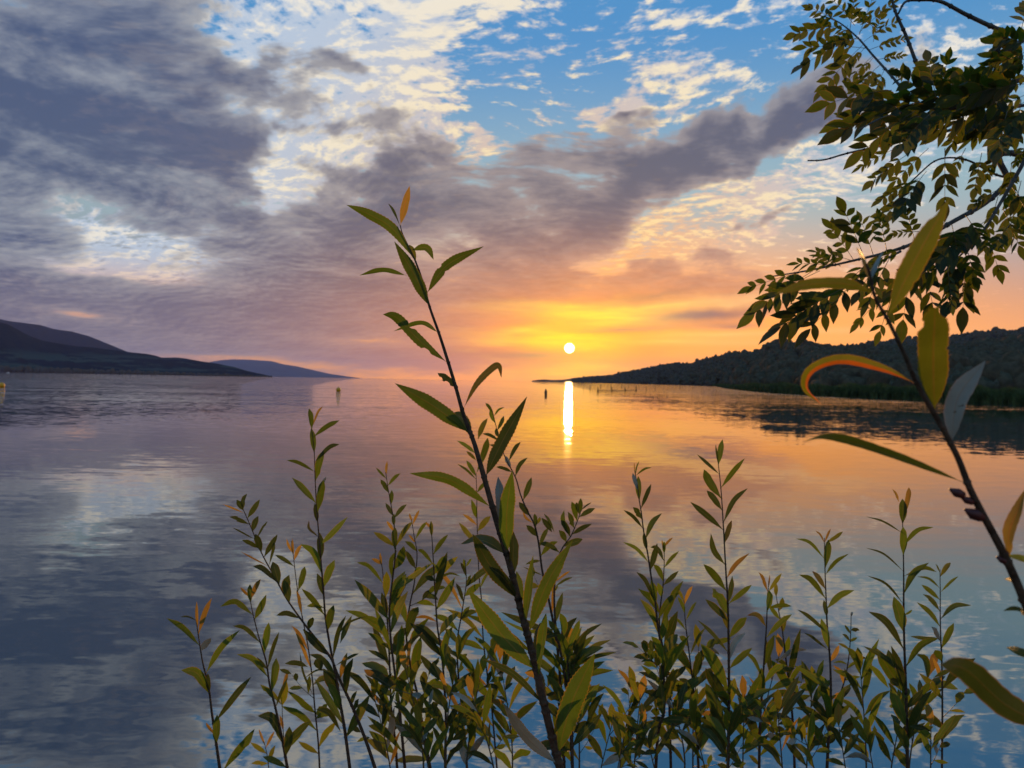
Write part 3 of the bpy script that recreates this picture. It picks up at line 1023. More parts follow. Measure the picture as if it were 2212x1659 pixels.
def blade(name, pts, width, mat, parent, root, roll=0.0, fold=0.25, nseg=9, serr=0.0, shape=lance, up=None, bites=(), twist=0.0, cols=2, rs=random):
    """leaf along world points (base first); width is the real full width"""
    P = smooth_path(pts, max(2, nseg // (len(pts) - 1)))
    n = len(P)
    V, UV, F = [], [], []
    h = width / 2
    for i, p in enumerate(P):
        t = i / (n - 1)
        T = (P[min(i + 1, n - 1)] - P[max(i - 1, 0)]).normalized()
        view = (p - EYE).normalized()
        side = T.cross(view)
        if side.length < 1e-4:
            side = T.orthogonal()
        side.normalize()
        a = roll + twist * (t - 0.4)
        nor = side.cross(T).normalized()
        sd = side * math.cos(a) + nor * math.sin(a)
        N = sd.cross(T).normalized()
        if N.z < 0:
            N = -N
        w = shape(t) * h
        wl = wr = w
        if serr and 0.08 < t < 0.97:
            k = (1.0 if i % 2 else 1.0 - serr)
            wl, wr = w * k, w * (2 - serr - k)
        for (bt, bw, bd, bs) in bites:
            if abs(t - bt) < bw:
                cut = 1 - bd * math.sqrt(max(0, 1 - ((t - bt) / bw) ** 2))
                if bs < 0: wl *= cut
                else: wr *= cut
        ripple = math.sin(t * 11 + roll * 5) * 0.10
        row = []
        if cols == 4:
            for s_, ww in ((-1, wl), (-0.5, wl), (0, 0), (0.5, wr), (1, wr)):
                lift = abs(s_) * ww * fold * (1.0 - 0.25 * abs(s_)) + ripple * ww * s_
                row.append(p + sd * (s_ * ww) + N * lift)
            us = (0, .25, .5, .75, 1)
        else:
            for s_, ww in ((-1, wl), (0, 0), (1, wr)):
                row.append(p + sd * (s_ * ww) + N * (abs(s_) * ww * fold + ripple * ww * s_))
            us = (0, .5, 1)
        V += row
        UV += [(u_, t) for u_ in us]
    c = cols + 1
    # faces wound so that their front looks the way N does
    flip = (V[c * (n // 2)] - V[c * (n // 2) + c - 1]).cross(P[n // 2 + 1] - P[n // 2]).z
    for i in range(n - 1):
        for j in range(cols):
            q = (i * c + j, i * c + j + 1, (i + 1) * c + j + 1, (i + 1) * c + j)
            F.append(q if flip < 0 else q[::-1])
    o = Vector(pts[0])
    return mesh_obj(name, [v - o for v in V], F, mat, parent, o - root, UV)


def Z(fx, ox, oy):
    return lambda x, y: (ox + fx * x, oy + fx * y)


z6 = Z(0.3555, 663.6, 368.7)
z3 = Z(0.49993, 295.0, 829.5)
z4 = Z(0.49993, 884.8, 829.5)
z5 = Z(0.49993, 1474.6, 829.5)
zr = Z(0.30, 1548.4, 516.1)
id_ = Z(1.0, 0, 0)


def arc(px0, px1, y0, y1, bow, rs, via=None):
    """three or four world points from a picture base to a picture tip, at depths y0 and y1; bow bends it"""
    b, t = at(*px0, y0), at(*px1, y1)
    if via:
        m = [at(*q, y0 + (y1 - y0) * (k + 1) / (len(via) + 1)) for k, q in enumerate(via)]
        return [b] + m + [t]
    mid = (b + t) / 2
    ln = (t - b).length
    mid += Vector((0, 0, 1)) * bow * ln
    mid += Vector((0, -0.4, 0)) * bow * ln
    return [b, mid, t]


class Shoot:
    def __init__(s, stem_px, depth, label, z=id_, r_top=0.0012, r_bot=0.004, mat='stem', seed=1, lean=0.0, group='willow shoots in front of the lake', grow=True):
        s.rs = random.Random(seed)
        s.z, s.D = z, depth
        s.px = [z(*q) for q in stem_px]
        n = len(s.px)
        W = [at(q[0], q[1], depth + lean * (1 - k / max(1, n - 1))) for k, q in enumerate(s.px)]
        path = smooth_path(W, 6)
        # on down to the ground, below the picture
        last, prev = path[-1], path[-7]
        d = (last - prev).normalized()
        if d.z > -0.5:
            d = Vector((d.x, d.y, -0.9)).normalized()
        g = 0.47
        if grow and last.z > g + 0.05:
            k = (last.z - g) / -d.z
            path += [last + d * k * 0.5, last + d * k]
            path[-1].z = g
        s.root = empty('willow_shoot', path[-1])
        tag(s.root, label, 'willow shoot', group)
        s.path = path
        m = len(path)
        rad = [r_top + (r_bot - r_top) * (i / (m - 1)) ** 1.15 for i in range(m)]
        s.stem_pts, s.rad = path, rad
        s.mat = mat
        s.nodes = []

    def finish(s):
        o = s.path[-1]
        mb = MB().tube([p - o for p in s.path], s.rad, 7)
        for q in s.nodes:        # swollen leaf joints
            i = min(range(len(s.path)), key=lambda k: (s.path[k] - q).length)
            r = s.rad[i]
            d = (s.path[min(i + 1, len(s.path) - 1)] - s.path[max(i - 1, 0)]).normalized()
            mb.tube([q - o - d * r * 1.6, q - o - d * r * .3, q - o + d * r * 1.2], [r * 0.7, r * 1.3, r * 0.7], 6)
        mesh_obj('stem', mb.v, mb.f, MAT[s.mat], s.root)

    def stem_at(s, px):
        """nearest point of the stem to a picture point"""
        best, bi = 1e9, 0
        for i, p in enumerate(s.path):
            d = p - EYE
            k = PF / d.dot(FWD)
            x, y = PW / 2 + d.dot(RGT) * k, PH / 2 - d.dot(UPV) * k
            e = (x - px[0]) ** 2 + (y - px[1]) ** 2
            if e < best:
                best, bi = e, i
        return s.path[bi], math.sqrt(best)

    def leaf(s, base, tip, w, mat='leaf', via=None, roll=None, dy=None, fold=0.25, nseg=9, serr=0.0, bow=None, bites=(), twist=None, cols=2, shape=lance, z=None, name='leaf'):
        rs, z = s.rs, z or s.z
        b, t = z(*base), z(*tip)
        q, e = s.stem_at(b)
        y0 = q.y
        ln = math.hypot(t[0] - b[0], t[1] - b[1]) / PF * y0
        if dy is None:
            dy = rs.uniform(-0.55, 0.40) * ln
        if bow is None:
            bow = rs.uniform(0.02, 0.13)
        if roll is None:
            roll = rs.uniform(-0.6, 0.6)
        if twist is None:
            twist = rs.uniform(-0.5, 0.5)
        k = (z(1, 0)[0] - z(0, 0)[0])
        W = w * k / PF * y0 / max(0.55, math.cos(roll))
        pts = arc(b, t, y0, y0 + dy, bow, rs, [z(*v) for v in via] if via else None)
        if e < 40:
            pts[0] = q.lerp(pts[0], 0.15) if e < 25 else pts[0]
            s.nodes.append(q)
        return blade(name, pts, W, MAT[mat], s.root, s.path[-1], roll, fold, nseg, serr, shape, None, bites, twist, cols)

    def twig(s, b, t, n, length, w, pool):
        """side twig with small leaves"""
        rs = s.rs
        q, _ = s.stem_at(b)
        y1 = q.y + rs.uniform(-0.04, 0.03)
        tip = at(t[0], t[1], y1)
        mid = (q + tip) / 2 + Vector((0, 0, -0.06)) * (tip - q).length
        P = smooth_path([q, mid, tip], 4)
        o = s.path[-1]
        r = 0.0008
        mb = MB().tube([p - q for p in P], [r * (1.3 - 0.8 * i / (len(P) - 1)) for i in range(len(P))], 5)
        mesh_obj('twig', mb.v, mb.f, MAT['greenstem'], s.root, q - o)
        for k in range(n):
            f = 0.35 + 0.65 * k / max(1, n - 1)
            p = P[min(int(f * (len(P) - 1)), len(P) - 1)]
            d = (tip - q).normalized()
            a = R(rs.uniform(20, 65)) * (1 if k % 2 else -1) * (0.3 if k == n - 1 else 1)
            dr = Vector((d.x * math.cos(a) - d.z * math.sin(a), rs.uniform(-.5, .4), d.x * math.sin(a) + d.z * math.cos(a))).normalized()
            L_ = length * rs.uniform(0.6, 1.2) / PF * q.y
            e = p + dr * L_
            blade('leaf', [p, (p + e) / 2 + Vector((0, 0, rs.uniform(-.05, .12) * L_)), e], w / PF * q.y * rs.uniform(.6, 1), MAT[rs.choice(pool)], s.root, o,
                  rs.uniform(-1, 1), rs.uniform(.2, .5), 6, 0, lance, None, (), rs.uniform(-.6, .6), 2)

    def auto(s, y_from, y_to, gap, length, w, mats=(('leaf', 8), ('dull', 5), ('olive', 2), ('young_sunlit', 1)), droop=0.0, spread=(14, 52), xmin=-60, xmax=2280):
        """alternate leaves along the stem between two picture heights"""
        rs = s.rs
        acc, sidek = 0.0, rs.choice((-1, 1))
        pool = [m for m, k in mats for _ in range(k)]
        prev = None
        for p in s.path:
            d = p - EYE
            if d.dot(FWD) < 0.05: continue
            k = PF / d.dot(FWD)
            x, y = PW / 2 + d.dot(RGT) * k, PH / 2 - d.dot(UPV) * k
            if prev is not None and y_from <= y <= y_to:
                seg = math.hypot(x - prev[0], y - prev[1])
                steps = max(1, int(seg / 3))
                for j in range(steps):
                    acc += seg / steps
                    if acc > 1.32 * gap * rs.uniform(0.75, 1.3):
                        acc = 0.0
                        f = (j + 1) / steps
                        bx, by = prev[0] + (x - prev[0]) * f, prev[1] + (y - prev[1]) * f
                        if not (xmin < bx < xmax): continue
                        sidek = -sidek if rs.random() < 0.8 else sidek
                        ang = math.radians(rs.uniform(*spread)) * sidek
                        ux, uy = prev[0] - x, prev[1] - y
                        un = math.hypot(ux, uy) or 1
                        ux, uy = ux / un, uy / un
                        L_ = length * rs.uniform(0.85, 1.55)
                        tx = bx + (ux * math.cos(ang) - uy * math.sin(ang)) * L_
                        ty = by + (ux * math.sin(ang) + uy * math.cos(ang)) * L_ + (droop + (rs.uniform(0.2, 0.7) if rs.random() < 0.22 else 0.0)) * L_
                        if rs.random() < 0.13:
                            s.twig((bx, by), (bx + (tx - bx) * 0.9, by + (ty - by) * 0.9), rs.randint(3, 6), length * 0.5, w * 0.7, pool)
                            continue
                        k_ = rs.choice(pool)
                        s.leaf((bx, by), (tx, ty), w * rs.uniform(0.55, 0.88) * (0.55 if k_ == 'young_sunlit' else 1), k_, z=id_, nseg=8, fold=rs.uniform(0.2, 0.6),
                               roll=rs.uniform(-0.95, 0.95), dy=rs.uniform(-0.7, 0.6) * L_ / PF * s.D, bow=rs.uniform(0.0, 0.16))
            prev = (x, y)


# ---- the tall shoot in the middle, close to the camera
tall = Shoot([z6(*q) for q in ((566, 335), (580, 385), (620, 470), (660, 555), (700, 670), (745, 830), (800, 985), (850, 1140), (905, 1320), (950, 1480), (1010, 1640))] +
             [z4(*q) for q in ((290, 290), (330, 430), (375, 590), (430, 770), (480, 970), (540, 1200), (590, 1420), (645, 1640))],
             0.78, 'tallest willow shoot, sharp in the middle, with long saw-toothed leaves', r_top=0.0006, r_bot=0.0048, seed=2, lean=0.10)


def TL(z, base, tip, w, **k):
    k.setdefault('cols', 4)
    k.setdefault('serr', 0.10)
    k.setdefault('nseg', 48)
    return tall.leaf(base, tip, w * 0.74, z=z, **k)


TL(z6, (568, 325), (622, 92), 62, mat='young_sunlit', roll=0.2, dy=-0.01, bow=0.03, fold=0.35)
TL(z6, (560, 345), (493, 200), 22, mat='dull', roll=1.1, dy=0.0, nseg=20)
TL(z6, (655, 545), (240, 208), 88, via=[(520, 355), (372, 264)], roll=0.15, dy=-0.02, fold=0.3)
TL(z6, (748, 830), (530, 430), 100, via=[(655, 640)], roll=-0.2, dy=-0.03, fold=0.25)
TL(z6, (662, 470), (768, 540), 58, via=[(722, 468)], roll=0.3, dy=-0.01, nseg=24)
TL(z6, (662, 552), (618, 450), 48, mat='olive', roll=0.1, dy=0.01, nseg=24)
TL(z6, (605, 637), (318, 636), 42, via=[(460, 604)], roll=0.5, dy=0.02)
TL(z6, (748, 745), (1072, 460), 80, via=[(850, 575)], roll=0.15, dy=0.01, bites=((0.42, 0.03, 0.3, -1), (0.42, 0.03, 0.3, 1)))
TL(z6, (838, 1172), (460, 872), 86, via=[(690, 1040), (545, 895)], roll=0.1, dy=-0.02, bites=((0.24, 0.05, 0.6, 1), (0.50, 0.035, 0.55, -1)))
TL(z6, (785, 978), (525, 975), 40, via=[(690, 925)], roll=0.5, dy=0.03)
TL(z6, (895, 1312), (793, 1230), 62, mat='dull', roll=0.1, dy=0.0, bites=((0.35, 0.14, 0.7, 1), (0.7, 0.1, 0.5, 1)), nseg=24)
TL(z6, (968, 1450), (1180, 1258), 58, via=[(1028, 1300), (1125, 1200), (1166, 1190)], mat='rust', roll=0.1, dy=0.0)
TL(z6, (985, 1605), (535, 1293), 122, via=[(780, 1440)], roll=0.05, dy=-0.05)
TL(z6, (1010, 1620), (890, 1470), 90, mat='dull', roll=0.2, dy=0.04, nseg=24)
TL(z4, (345, 410), (507, 55), 80, mat='dull', via=[(400, 250)], roll=0.15, dy=0.02)
TL(z4, (345, 542), (0, 385), 60, via=[(180, 418)], roll=0.35, dy=-0.04)
TL(z4, (428, 748), (443, 375), 92, mat='leaf', via=[(420, 560)], roll=-0.1, dy=-0.04)
TL(z4, (400, 640), (382, 400), 55, mat='pale', roll=0.3, dy=0.03, nseg=24)
TL(z4, (448, 925), (272, 648), 88, mat='dull', via=[(345, 780)], roll=0.1, dy=-0.02)
TL(z4, (525, 1075), (705, 675), 84, mat='leaf', via=[(590, 870)], roll=0.15, dy=-0.03)
TL(z4, (530, 1258), (250, 885), 108, via=[(395, 1080)], roll=-0.05, dy=-0.05)
TL(z4, (655, 1612), (800, 1165), 128, via=[(700, 1380)], roll=0.1, dy=-0.05)
TL(z4, (625, 1680), (402, 1375), 66, mat='pale', via=[(500, 1520)], roll=0.45, dy=-0.06)
TL(z4, (485, 965), (462, 808), 55, mat='leaf', roll=0.3, dy=0.03, nseg=24)
TL(z4, (545, 1190), (565, 1030), 50, mat='dull', roll=0.3, dy=0.03, nseg=24)
TL(z4, (575, 1430), (560, 1230), 62, mat='dull', roll=0.4, dy=0.05, nseg=24)
tall.auto(1130, 1650, 52, 120, 26, (('dull', 4), ('leaf', 4)), 0.05, (12, 48))
tall.finish()

# ---- the near shoot on the right, out of focus
near = Shoot([zr(*q) for q in ((1075, 180), (1100, 250), (1140, 420), (1240, 600), (1350, 830), (1440, 1040))] +
             [z5(*q) for q in ((1100, 150), (1185, 310), (1240, 450), (1300, 570), (1390, 740), (1475, 935), (1520, 1060), (1570, 1250), (1620, 1500), (1660, 1800))],
             0.38, 'blurred willow shoot closest to the camera, leaning in at the right edge', r_top=0.0006, r_bot=0.0030, seed=3)


def NL(z, base, tip, w, **k):
    k.setdefault('cols', 4)
    k.setdefault('serr', 0.05)
    k.setdefault('nseg', 18)
    if k.get('mat') == 'olive':
        k['mat'] = 'near'
    return near.leaf(base, tip, w * 0.82, z=z, **k)


NL(zr, (1105, 408), (415, 398), 100, via=[(930, 325), (650, 330)], mat='olive', roll=0.3, dy=-0.02)
NL(zr, (1265, 542), (1672, -285), 185, via=[(1440, 130)], mat='olive', roll=0.05, dy=-0.03, fold=0.3, nseg=36, bites=((0.86, 0.05, 0.35, 1), (0.3, 0.02, 0.2, -1)))
NL(zr, (1602, 1215), (1572, 495), 235, via=[(1560, 850)], mat='olive', roll=-0.1, dy=-0.03, fold=0.3, nseg=36, bites=((0.82, 0.06, 0.3, 1), (0.93, 0.05, 0.5, -1), (0.55, 0.02, 0.15, -1)), shape=lambda t: min(1.0, lance(t * 0.90, 0.95, 0.8) * 1.05) * (1.0 if t < 0.955 else 0.72))
NL(zr, (1420, 1062), (752, 1196), 92, via=[(1200, 935), (900, 870), (690, 940), (640, 1070)], mat='half_sunlit', roll=0.35, dy=0.05, twist=0.5, nseg=30, fold=0.5)
NL(zr, (1722, 1470), (1932, 878), 165, via=[(1735, 1150)], mat='pale', roll=0.25, dy=0.01)
NL(z5, (1216, 442), (520, 248), 46, via=[(900, 306), (650, 232)], mat='dull', roll=0.9, dy=-0.04, nseg=24)
NL(z5, (1432, 760), (1480, 455), 55, via=[(1412, 640), (1450, 540)], mat='young_sunlit', roll=0.6, dy=0.0)
NL(z5, (1620, 1500), (1115, 1212), 128, via=[(1400, 1390), (1230, 1240)], mat='dull', shape=lambda t: lance(t, 0.75, 0.8), roll=0.2, dy=-0.06)
NL(z5, (1412, 742), (1530, 790), 36, mat='leaf', roll=0.3, dy=0.02)
NL(z5, (1470, 925), (1390, 842), 30, mat='dull', roll=0.4, dy=0.03)
NL(z5, (1500, 1010), (1385, 980), 26, mat='dull', roll=0.6, dy=0.03)
NL(z5, (1540, 1200), (1398, 1138), 48, mat='dull', roll=0.4, dy=0.03)
NL(zr, (1090, 330), (1005, 60), 34, mat='young_sunlit', roll=0.9, dy=0.03)
NL(zr, (1100, 300), (1195, 95), 40, mat='pale', roll=0.8, dy=0.02)
BUD = plain('bud_scale', (0.10, 0.02, 0.015), 0.5, 0.4, 0.3, 200)
for bx, by, s_ in ((1205, 482, 1), (1285, 578, 1.3), (1245, 512, 0.8), (1398, 770, 0.8)):
    q = at(*z5(bx, by), 0.38)
    mb = MB().tube([Vector((0.001, 0, 0)), Vector((-0.0025, 0, 0.0015)) * s_, Vector((-0.0065, 0, 0.0035)) * s_], [0.0020 * s_, 0.0026 * s_, 0.0006], 6)
    mesh_obj('bud', mb.v, mb.f, BUD, near.root, q - near.path[-1])
near.finish()

# ---- the shoots behind, between the tall one and the water
def shoot(z, stem, depth, label, leaves, auto=(), seed=1, r_top=0.0010, r_bot=0.0042, mat='stem', w=1.0):
    s = Shoot(stem, depth, label, z=z, r_top=r_top, r_bot=r_bot, seed=seed, mat=mat, lean=0.05)
    for q in leaves:
        (b, t, wd), rest = q[:3], q[3:]
        m = next((k for k in rest if isinstance(k, str)), None)
        via = next((k for k in rest if isinstance(k, tuple)), None)
        if m is None:
            m = s.rs.choice(('leaf', 'leaf', 'dull'))
        s.leaf(b, t, wd * w * 0.76, m, via=[via] if via else None, nseg=10, roll=s.rs.uniform(-0.5, 0.5), fold=s.rs.uniform(0.25, 0.6), serr=0.0)
    for a in auto:
        s.auto(*a)
    s.finish()
    return s


shoot(z3, [(258, 1015), (264, 1065), (285, 1200), (310, 1300), (325, 1420), (345, 1560), (362, 1680)], 1.75,
      'low willow shoot farthest left, with two glowing orange tip leaves', [
    ((262, 1062), (260, 940), 16, 'young_sunlit'), ((268, 1080), (325, 925), 28, 'young_sunlit'), ((262, 1136), (130, 1012), 28, 'leaf', (200, 1055)), ((258, 1020), (188, 1006), 9, 'dull'),
    ((278, 1152), (322, 1098), 36, 'pale'), ((310, 1252), (445, 1064), 34, 'leaf', (365, 1140)), ((306, 1340), (193, 1236), 48, 'leaf', (262, 1250)), ((362, 1462), (495, 1265), 36, 'dull'),
    ((345, 1560), (348, 1428), 40, 'leaf'), ((325, 1515), (300, 1463), 14, 'young_sunlit'), ((405, 1665), (510, 1490), 42, 'leaf'), ((312, 1340), (308, 1250), 26, 'dull')], seed=11)
shoot(z3, [(485, 890), (500, 980), (530, 1100), (560, 1200), (575, 1300), (600, 1400), (630, 1540), (655, 1680)], 1.85,
      'fork-tipped orange willow shoot, second from the left', [
    ((485, 922), (448, 878), 15, 'young_sunlit'), ((490, 945), (490, 865), 28, 'leaf'), ((492, 932), (536, 843), 26, 'young_sunlit'), ((495, 992), (362, 962), 32, 'leaf', (430, 942)), ((514, 1018), (560, 910), 36, 'leaf'),
    ((530, 1120), (415, 1045), 24, 'dull', (470, 1058)), ((558, 1168), (571, 1030), 38, 'leaf'), ((568, 1225), (616, 1070), 22, 'dull'), ((560, 1272), (434, 1168), 30, 'leaf', (505, 1190)),
    ((590, 1330), (604, 1184), 42, 'leaf'), ((602, 1368), (535, 1300), 22), ((638, 1545), (524, 1434), 48, 'dull', (585, 1445)), ((655, 1612), (660, 1480), 46, 'dull'), ((668, 1560), (752, 1455), 42, 'dull'),
    ((638, 1658), (545, 1610), 32, 'olive'), ((600, 1400), (655, 1265), 18, 'dull'), ((565, 1235), (520, 1180), 18)], seed=12)
shoot(z3, [(462, 545), (495, 620), (540, 730), (600, 840), (650, 930), (720, 1030), (790, 1120), (840, 1185), (870, 1260), (930, 1390), (990, 1540), (1040, 1690)], 1.6,
      'dark willow shoot slanting down to the right, crossing the tall left one', [
    ((448, 545), (477, 474), 22, 'dull'), ((455, 548), (432, 500), 28, 'dull'), ((450, 560), (374, 520), 10, 'young_sunlit'), ((484, 582), (532, 499), 30, 'dull'), ((480, 612), (400, 574), 24, 'dull'), ((500, 642), (526, 570), 32, 'dull'),
    ((495, 672), (414, 620), 9, 'dull'), ((528, 668), (566, 592), 12, 'dull'), ((525, 712), (455, 674), 24, 'dull'), ((558, 752), (609, 650), 30, 'dull'), ((540, 728), (513, 648), 36, 'dull'), ((556, 788), (450, 724), 9, 'young_sunlit'),
    ((590, 772), (596, 680), 16, 'dull'), ((600, 858), (503, 787), 30, 'dull', (545, 800)), ((615, 872), (588, 768), 48, 'dull'), ((638, 912), (660, 824), 48, 'dull'), ((662, 948), (638, 848), 42, 'dull'), ((700, 1010), (604, 1000), 28, 'dull', (650, 990)),
    ((745, 1062), (762, 1008), 34, 'dull'), ((828, 1180), (718, 1058), 44, 'dull'), ((862, 1090), (1002, 1000), 12, 'dull', (920, 1030)), ((880, 1120), (930, 1000), 30, 'dull'), ((890, 1205), (960, 1164), 16, 'dull'),
    ((740, 1222), (640, 1208), 28, 'dull'), ((868, 1262), (720, 1275), 10, 'dull', (790, 1235)), ((800, 1240), (772, 1190), 46, 'dull'), ((880, 1280), (910, 1160), 30, 'young_sunlit'), ((920, 1390), (952, 1325), 22, 'dull'), ((938, 1410), (960, 1360), 24, 'dull'), ((890, 1360), (935, 1185), 40, 'dull')], seed=13)
shoot(z3, [(757, 195), (768, 300), (772, 420), (780, 560), (790, 680), (798, 780), (808, 900), (815, 1000), (830, 1100), (845, 1180), (860, 1260), (880, 1380), (900, 1500), (925, 1690)], 1.7,
      'tall slim willow shoot left of centre, its tip at the level of the yellow buoy', [
    ((760, 202), (745, 105), 28, 'leaf'), ((764, 152), (806, 97), 12, 'young_sunlit'), ((775, 232), (876, 157), 28, 'leaf', (825, 182)), ((770, 302), (755, 190), 32, 'leaf'), ((778, 332), (876, 260), 24, 'dull', (830, 275)), ((765, 382), (648, 329), 20, 'leaf', (700, 340)),
    ((778, 412), (812, 284), 38, 'leaf'), ((765, 512), (671, 404), 34, 'leaf'), ((780, 482), (820, 400), 18, 'pale'), ((784, 556), (808, 415), 40, 'leaf'), ((780, 598), (770, 514), 26, 'dull'), ((778, 660), (745, 590), 14, 'rust', (745, 625)),
    ((804, 692), (912, 574), 32, 'leaf', (850, 640)), ((795, 756), (790, 640), 40, 'dull'), ((790, 815), (708, 692), 36, 'leaf', (765, 730)), ((812, 886), (856, 760), 44, 'leaf'), ((808, 912), (780, 818), 34, 'dull'), ((805, 1006), (714, 885), 30, 'leaf'),
    ((825, 1070), (852, 955), 44, 'leaf'), ((845, 1190), (905, 1000), 26, 'dull'), ((800, 965), (735, 960), 22)], auto=[(1430, 1640, 26, 78, 22)], seed=14)
shoot(z3, [(668, 680), (676, 730), (690, 850), (705, 950), (740, 1130), (760, 1280), (770, 1400), (785, 1550), (792, 1690)], 2.1,
      'thin orange-tipped willow shoot between the slanting dark one and the tall slim one', [
    ((668, 732), (648, 668), 14, 'young_sunlit'), ((674, 756), (673, 668), 14, 'young_sunlit'), ((680, 756), (714, 693), 22, 'young_sunlit'), ((672, 796), (598, 738), 22, 'leaf'), ((704, 888), (727, 788), 34, 'leaf'), ((720, 1000), (690, 890), 18, 'young_sunlit'),
    ((745, 1150), (670, 1045), 18, 'young_sunlit'), ((735, 1350), (705, 1155), 12, 'dull'), ((788, 1425), (650, 1325), 32, 'leaf', (720, 1380)), ((882, 1502), (775, 1405), 30, 'dull', (830, 1420)), ((780, 1600), (700, 1545), 28, 'olive'), ((775, 1440), (835, 1430), 30)], auto=[(1420, 1650, 24, 62, 18)], seed=15, r_bot=0.003)
shoot(z3, [(628, 1345), (632, 1480), (645, 1600), (655, 1700)], 2.2, 'short pale yellow-tipped willow shoot low between the fork-tipped and the slanting shoot', [
    ((632, 1345), (655, 1235), 20, 'young_sunlit'), ((630, 1400), (648, 1280), 40, 'olive'), ((632, 1380), (535, 1298), 22, 'olive'), ((640, 1500), (618, 1430), 16, 'young_sunlit'), ((645, 1560), (600, 1500), 24), ((648, 1590), (720, 1500), 26)], seed=16, r_bot=0.0025, mat='greenstem')
shoot(z3, [(550, 1540), (565, 1610), (575, 1700)], 2.2, 'lowest small willow sprig with yellow leaves at the bottom left', [
    ((552, 1560), (528, 1490), 12, 'young_sunlit'), ((556, 1575), (596, 1500), 16, 'young_sunlit'), ((560, 1600), (492, 1548), 24, 'olive'), ((568, 1640), (495, 1640), 24, 'olive'), ((570, 1640), (600, 1560), 24, 'olive')], seed=17, r_bot=0.002, mat='greenstem')
# group right of the slim one
shoot(z3, [(1076, 380), (1090, 470), (1108, 570), (1115, 640), (1118, 740), (1104, 860), (1092, 980), (1098, 1100), (1112, 1220), (1130, 1350), (1145, 1500), (1162, 1690)], 1.85,
      'willow shoot with thin orange tip, tallest of the group left of the sharp one', [
    ((1078, 395), (1083, 333), 14, 'young_sunlit'), ((1074, 410), (1034, 361), 13, 'leaf'), ((1090, 440), (1140, 386), 20, 'leaf'), ((1086, 478), (1054, 412), 26, 'dull'), ((1098, 530), (1103, 458), 24, 'leaf'), ((1106, 572), (1076, 514), 22, 'dull'), ((1116, 582), (1167, 520), 24, 'dull'), ((1110, 620), (1112, 560), 22, 'dull'),
    ((1112, 640), (1080, 592), 18, 'young_sunlit'), ((1120, 706), (1024, 640), 30, 'olive', (1065, 665)), ((1122, 706), (1192, 595), 28, 'olive', (1160, 630)), ((1130, 810), (1155, 700), 48, 'leaf'), ((1110, 720), (1118, 620), 34, 'dull'), ((1080, 830), (1125, 720), 26, 'leaf'), ((1098, 960), (1165, 820), 46, 'leaf')],
      auto=[(1250, 1650, 22, 78, 22)], seed=18)
shoot(z3, [(1052, 742), (1062, 800), (1072, 900), (1080, 980), (1088, 1100), (1095, 1250), (1100, 1400), (1118, 1550), (1128, 1700)], 2.0,
      'lower willow shoot with upright orange tip, leftmost of the group beside the tall sharp one', [
    ((1055, 790), (1053, 728), 14, 'young_sunlit'), ((1060, 860), (952, 770), 22, 'leaf', (1005, 790)), ((1060, 780), (1015, 755), 20, 'young_sunlit'), ((1080, 920), (1080, 810), 40, 'olive'), ((1082, 1010), (1058, 900), 36, 'dull'), ((1088, 1080), (975, 1000), 34, 'leaf', (1035, 1025)),
    ((1090, 1150), (1000, 1075), 28, 'leaf'), ((1092, 1200), (1000, 1150), 24, 'dull'), ((1090, 1400), (1030, 1275), 38, 'leaf'), ((1100, 1465), (1030, 1380), 34, 'dull')], auto=[(1320, 1650, 24, 80, 24)], seed=19)
shoot(z3, [(1188, 585), (1200, 660), (1212, 740), (1200, 860), (1180, 960), (1165, 1080), (1185, 1220), (1215, 1350), (1240, 1500), (1275, 1690)], 1.95,
      'willow shoot topped by three orange leaves in the group left of the sharp one', [
    ((1190, 600), (1178, 558), 12, 'young_sunlit'), ((1195, 610), (1222, 544), 16, 'young_sunlit'), ((1205, 690), (1175, 650), 12, 'young_sunlit'), ((1210, 670), (1256, 594), 20, 'leaf'), ((1212, 720), (1160, 680), 24, 'leaf'), ((1200, 800), (1165, 720), 30, 'dull'), ((1185, 830), (1240, 800), 28, 'leaf', (1215, 805))],
      auto=[(1260, 1650, 21, 80, 23)], seed=20)
shoot(z3, [(1272, 600), (1276, 660), (1282, 760), (1290, 900), (1300, 1050), (1320, 1180), (1335, 1400), (1335, 1550), (1335, 1700)], 1.9,
      'willow shoot with small curled tip leaves, right of the one with three orange leaves', [
    ((1272, 660), (1272, 590), 22, 'olive'), ((1270, 625), (1248, 597), 14, 'young_sunlit'), ((1282, 735), (1346, 650), 26, 'leaf'), ((1290, 820), (1342, 742), 28, 'leaf'), ((1278, 790), (1215, 715), 22, 'leaf', (1240, 730)), ((1284, 850), (1245, 830), 30, 'dull'), ((1330, 850), (1275, 770), 12), ((1300, 850), (1398, 830), 14, 'dull', (1350, 820))],
      auto=[(1240, 1650, 20, 76, 22)], seed=21)
shoot(z3, [(1420, 760), (1425, 850), (1415, 930), (1400, 1020), (1385, 1120), (1390, 1250), (1405, 1400), (1420, 1550), (1430, 1700)], 2.1,
      'slim willow shoot with small tip leaves just left of the tall sharp shoot', [
    ((1420, 800), (1412, 755), 14), ((1422, 790), (1448, 753), 14, 'leaf'), ((1425, 830), (1400, 770), 18), ((1425, 880), (1445, 825), 26), ((1415, 950), (1380, 860), 22), ((1400, 1020), (1440, 960), 26)],
      auto=[(1240, 1650, 20, 70, 20)], seed=22)
